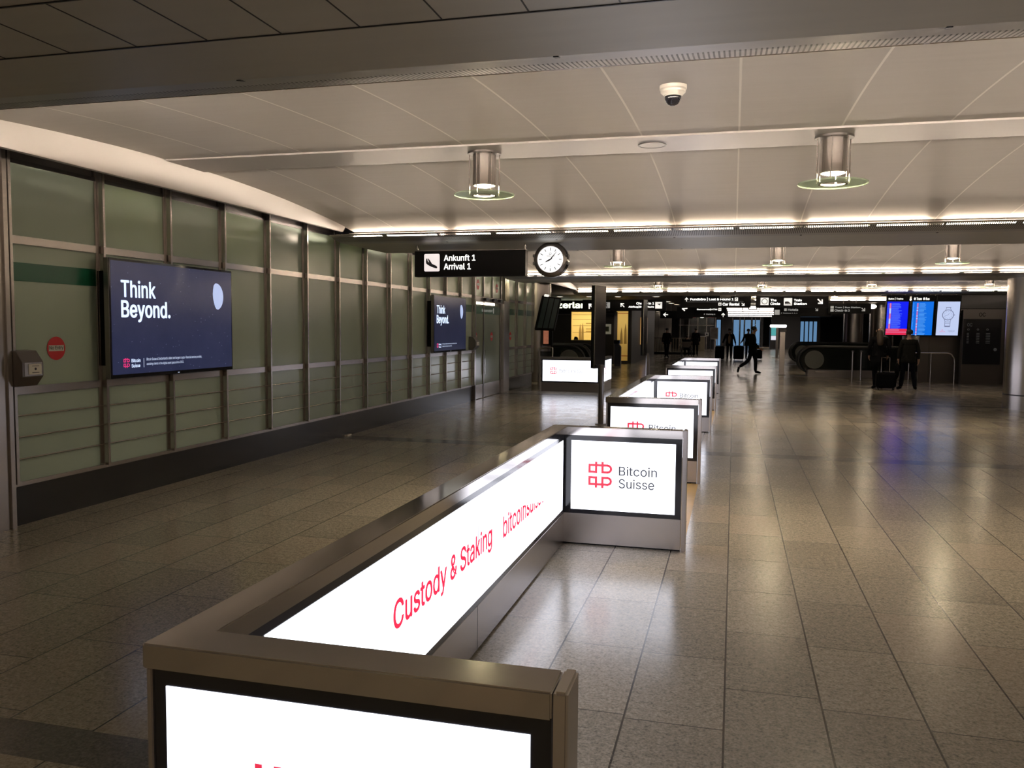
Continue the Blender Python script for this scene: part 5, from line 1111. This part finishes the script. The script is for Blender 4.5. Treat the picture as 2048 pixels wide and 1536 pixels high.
o = empty('wall_lamp', (5.0, 40, 2.6), 'bright oval lamp right of the tram and bus sign', 'lamp'); p = at(1745, 613, 41); o.location = (p.x, 41.0, p.z)
build('glow', MB().ell((p.x, 41, p.z), 0.17, 0.06, 0.10, 14, 8), M['lamp'], o, smooth=True); build('bracket', MB().cyl((p.x, 41.03, p.z), (p.x, 41.03, 2.93), 0.02, 8), M['darkmetal'], o)
p = at(1649, 621, 42); o = empty('emergency_light', (p.x, 42, p.z), 'small lit box lamp left of the tram and bus sign', 'lamp')
build('case', MB().box(p.x-0.12, p.x+0.12, 42, 42.08, p.z-0.12, p.z+0.12), M['blackmatte'], o); build('glow', MB().box(p.x-0.09, p.x+0.10, 41.99, 42.0, p.z-0.02, p.z+0.07).box(p.x-0.09, p.x+0.08, 41.99, 42.0, p.z-0.09, p.z-0.05), M['lamp'], o); build('hanger', MB().cyl((p.x, 42.04, p.z+0.1), (p.x, 42.04, 2.93), 0.012, 8), M['steel_dark'], o)

# far end: metal wall, counter, boards, lit facade
fw = empty('wall_far_metal', (-5, 64, 0), kind='structure')
for i in range(4): build('metal_panel', MB().box(-6.5+0.5*i, -6.02+0.5*i, 64.0-0.04*(i % 2), 64.1, 0, 2.9), M['steel'], fw)
build('dark_panel', MB().box(-4.5, -1.6, 72, 72.1, 0, 2.93), M['black'], fw)
for i in range(5): build('post', MB().box(-4.4+0.72*i, -4.34+0.72*i, 71.9, 72, 0, 2.9), M['steel'], fw)
build('rail', MB().box(-4.5, -1.6, 71.9, 71.95, 1.95, 2.0), M['steel'], fw)
for i in range(3): downlight(-6.1+0.6*i, 63.2, 2.929, ['left', 'middle', 'right'][i]+' one of three downlights washing the far steel panels')
o = empty('railing', (-4.5, 56, 0), 'long steel railing with pale uprights behind the slim woman', 'railing')
build('top_rail', MB().tube([(-5.5, 56, 1.05), (-2.4, 56, 1.08)], 0.03, 8), M['steel'], o, smooth=True); build('base', MB().box(-5.5, -2.4, 56, 56.1, 0, 0.14), M['blackmatte'], o)
for i in range(16): build('upright', MB().box(-5.2+0.17*i, -5.16+0.17*i, 56.0, 56.04, 0.14, 1.05), M['beige'], o)
o = empty('service_counter', (-2.5, 66, 0), 'beige service counter far back beside the wheelchair', 'counter')
build('body', MB().box(-2.95, -2.15, 66, 66.7, 0.0, 1.08), M['beige'], o, bevel=0.01); build('top', MB().box(-3.0, -2.1, 65.95, 66.75, 1.08, 1.13), M['cream'], o); build('plinth', MB().box(-2.94, -2.16, 66.01, 66.6, 0.0, 0.1), M['blackmatte'], o); build('door_line', MB().box(-2.56, -2.54, 65.995, 66, 0.1, 1.08), M['blackmatte'], o)
o = empty('display_board', (-1.36, 62, 0), 'poster board on thin legs left of the man in the tan shirt', 'board')
build('board', MB().box(-1.64, -1.09, 62, 62.04, 0.95, 1.78), M['steel_dark'], o); build('print', MB().box(-1.60, -1.13, 61.99, 62, 1.0, 1.74), mat('board_print', (0.16, 0.14, 0.12), 0.5, noise=0.6, nscale=(3, 3, 6)), o)
for x in (-1.6, -1.13): build('leg', MB().cyl((x, 62.02, 0), (x, 62.02, 0.95), 0.02, 8), M['steel_dark'], o)
o = empty('round_notice', (-1.95, 65.9, 1.13), 'small white notice standing on the beige counter', 'notice'); build('card', MB().box(-2.12, -1.86, 65.95, 65.98, 1.13, 1.40), M['white'], o); build('symbol', Pl((-2.0, 65.95, 1.27), '-y').disc(MB(), 0, 0, 0.07), M['ink'], o)
fac = empty('window_1', (0, 90, 0), kind='structure')
for x0, x1 in ((-1.75, -1.35), (-0.05, 0.5), (0.65, 0.95), (1.1, 1.65), (1.85, 2.05), (2.15, 2.55)):
    build('pane', MB().box(x0, x1, 90, 90.05, 0.0, 2.62), M['sky'], fac)
build('frame', MB().box(-2.6, 2.9, 90.06, 90.2, 0, 2.93), M['darkmetal'], fac)
for x in (-1.3, -0.15, 0.57, 1.0, 1.75, 2.1, 2.6): build('mullion', MB().box(x-0.04, x+0.04, 89.9, 90, 0, 2.93), M['black'], fac)
fac2 = empty('window_2', (7.6, 90, 0), kind='structure')
for i in range(5): build('pane', MB().box(6.1+0.42*i, 6.4+0.42*i, 90, 90.05, 0.2, 2.5), M['sky'], fac2)
build('frame', MB().box(5.9, 8.4, 90.06, 90.2, 0, 2.93), M['darkmetal'], fac2)
st('wall_far_right', MB().box(3.2, 5.6, 78, 78.2, 0, 2.93), mat('grey_wall', (0.25, 0.25, 0.26), 0.5))
st('wall_far_left', MB().box(-22, -1.7, 76, 76.2, 0, 2.93), M['farwall'])
p = at(1548, 671, 77); o = empty('ticket_machine', (p.x, 77, 0), 'narrow machine with a turquoise lit front at the far grey wall', 'machine')
build('case', MB().box(p.x-0.35, p.x+0.35, 77, 77.5, 0, 2.0), M['darkmetal'], o); build('display', MB().box(p.x-0.25, p.x+0.25, 76.99, 77, 1.15, 1.9), mat('turquoise_glow', (0.1, 0.2, 0.2), 0.4, emis=(0.1, 0.5, 0.5), es=0.7, noise=0.6, nscale=(4, 4, 4)), o); build('lower_panel', MB().box(p.x-0.25, p.x+0.25, 76.99, 77, 0.75, 1.12), mat('white_glow', (0.5, 0.5, 0.5), 0.4, emis=(0.8, 0.8, 0.9), es=0.9), o)
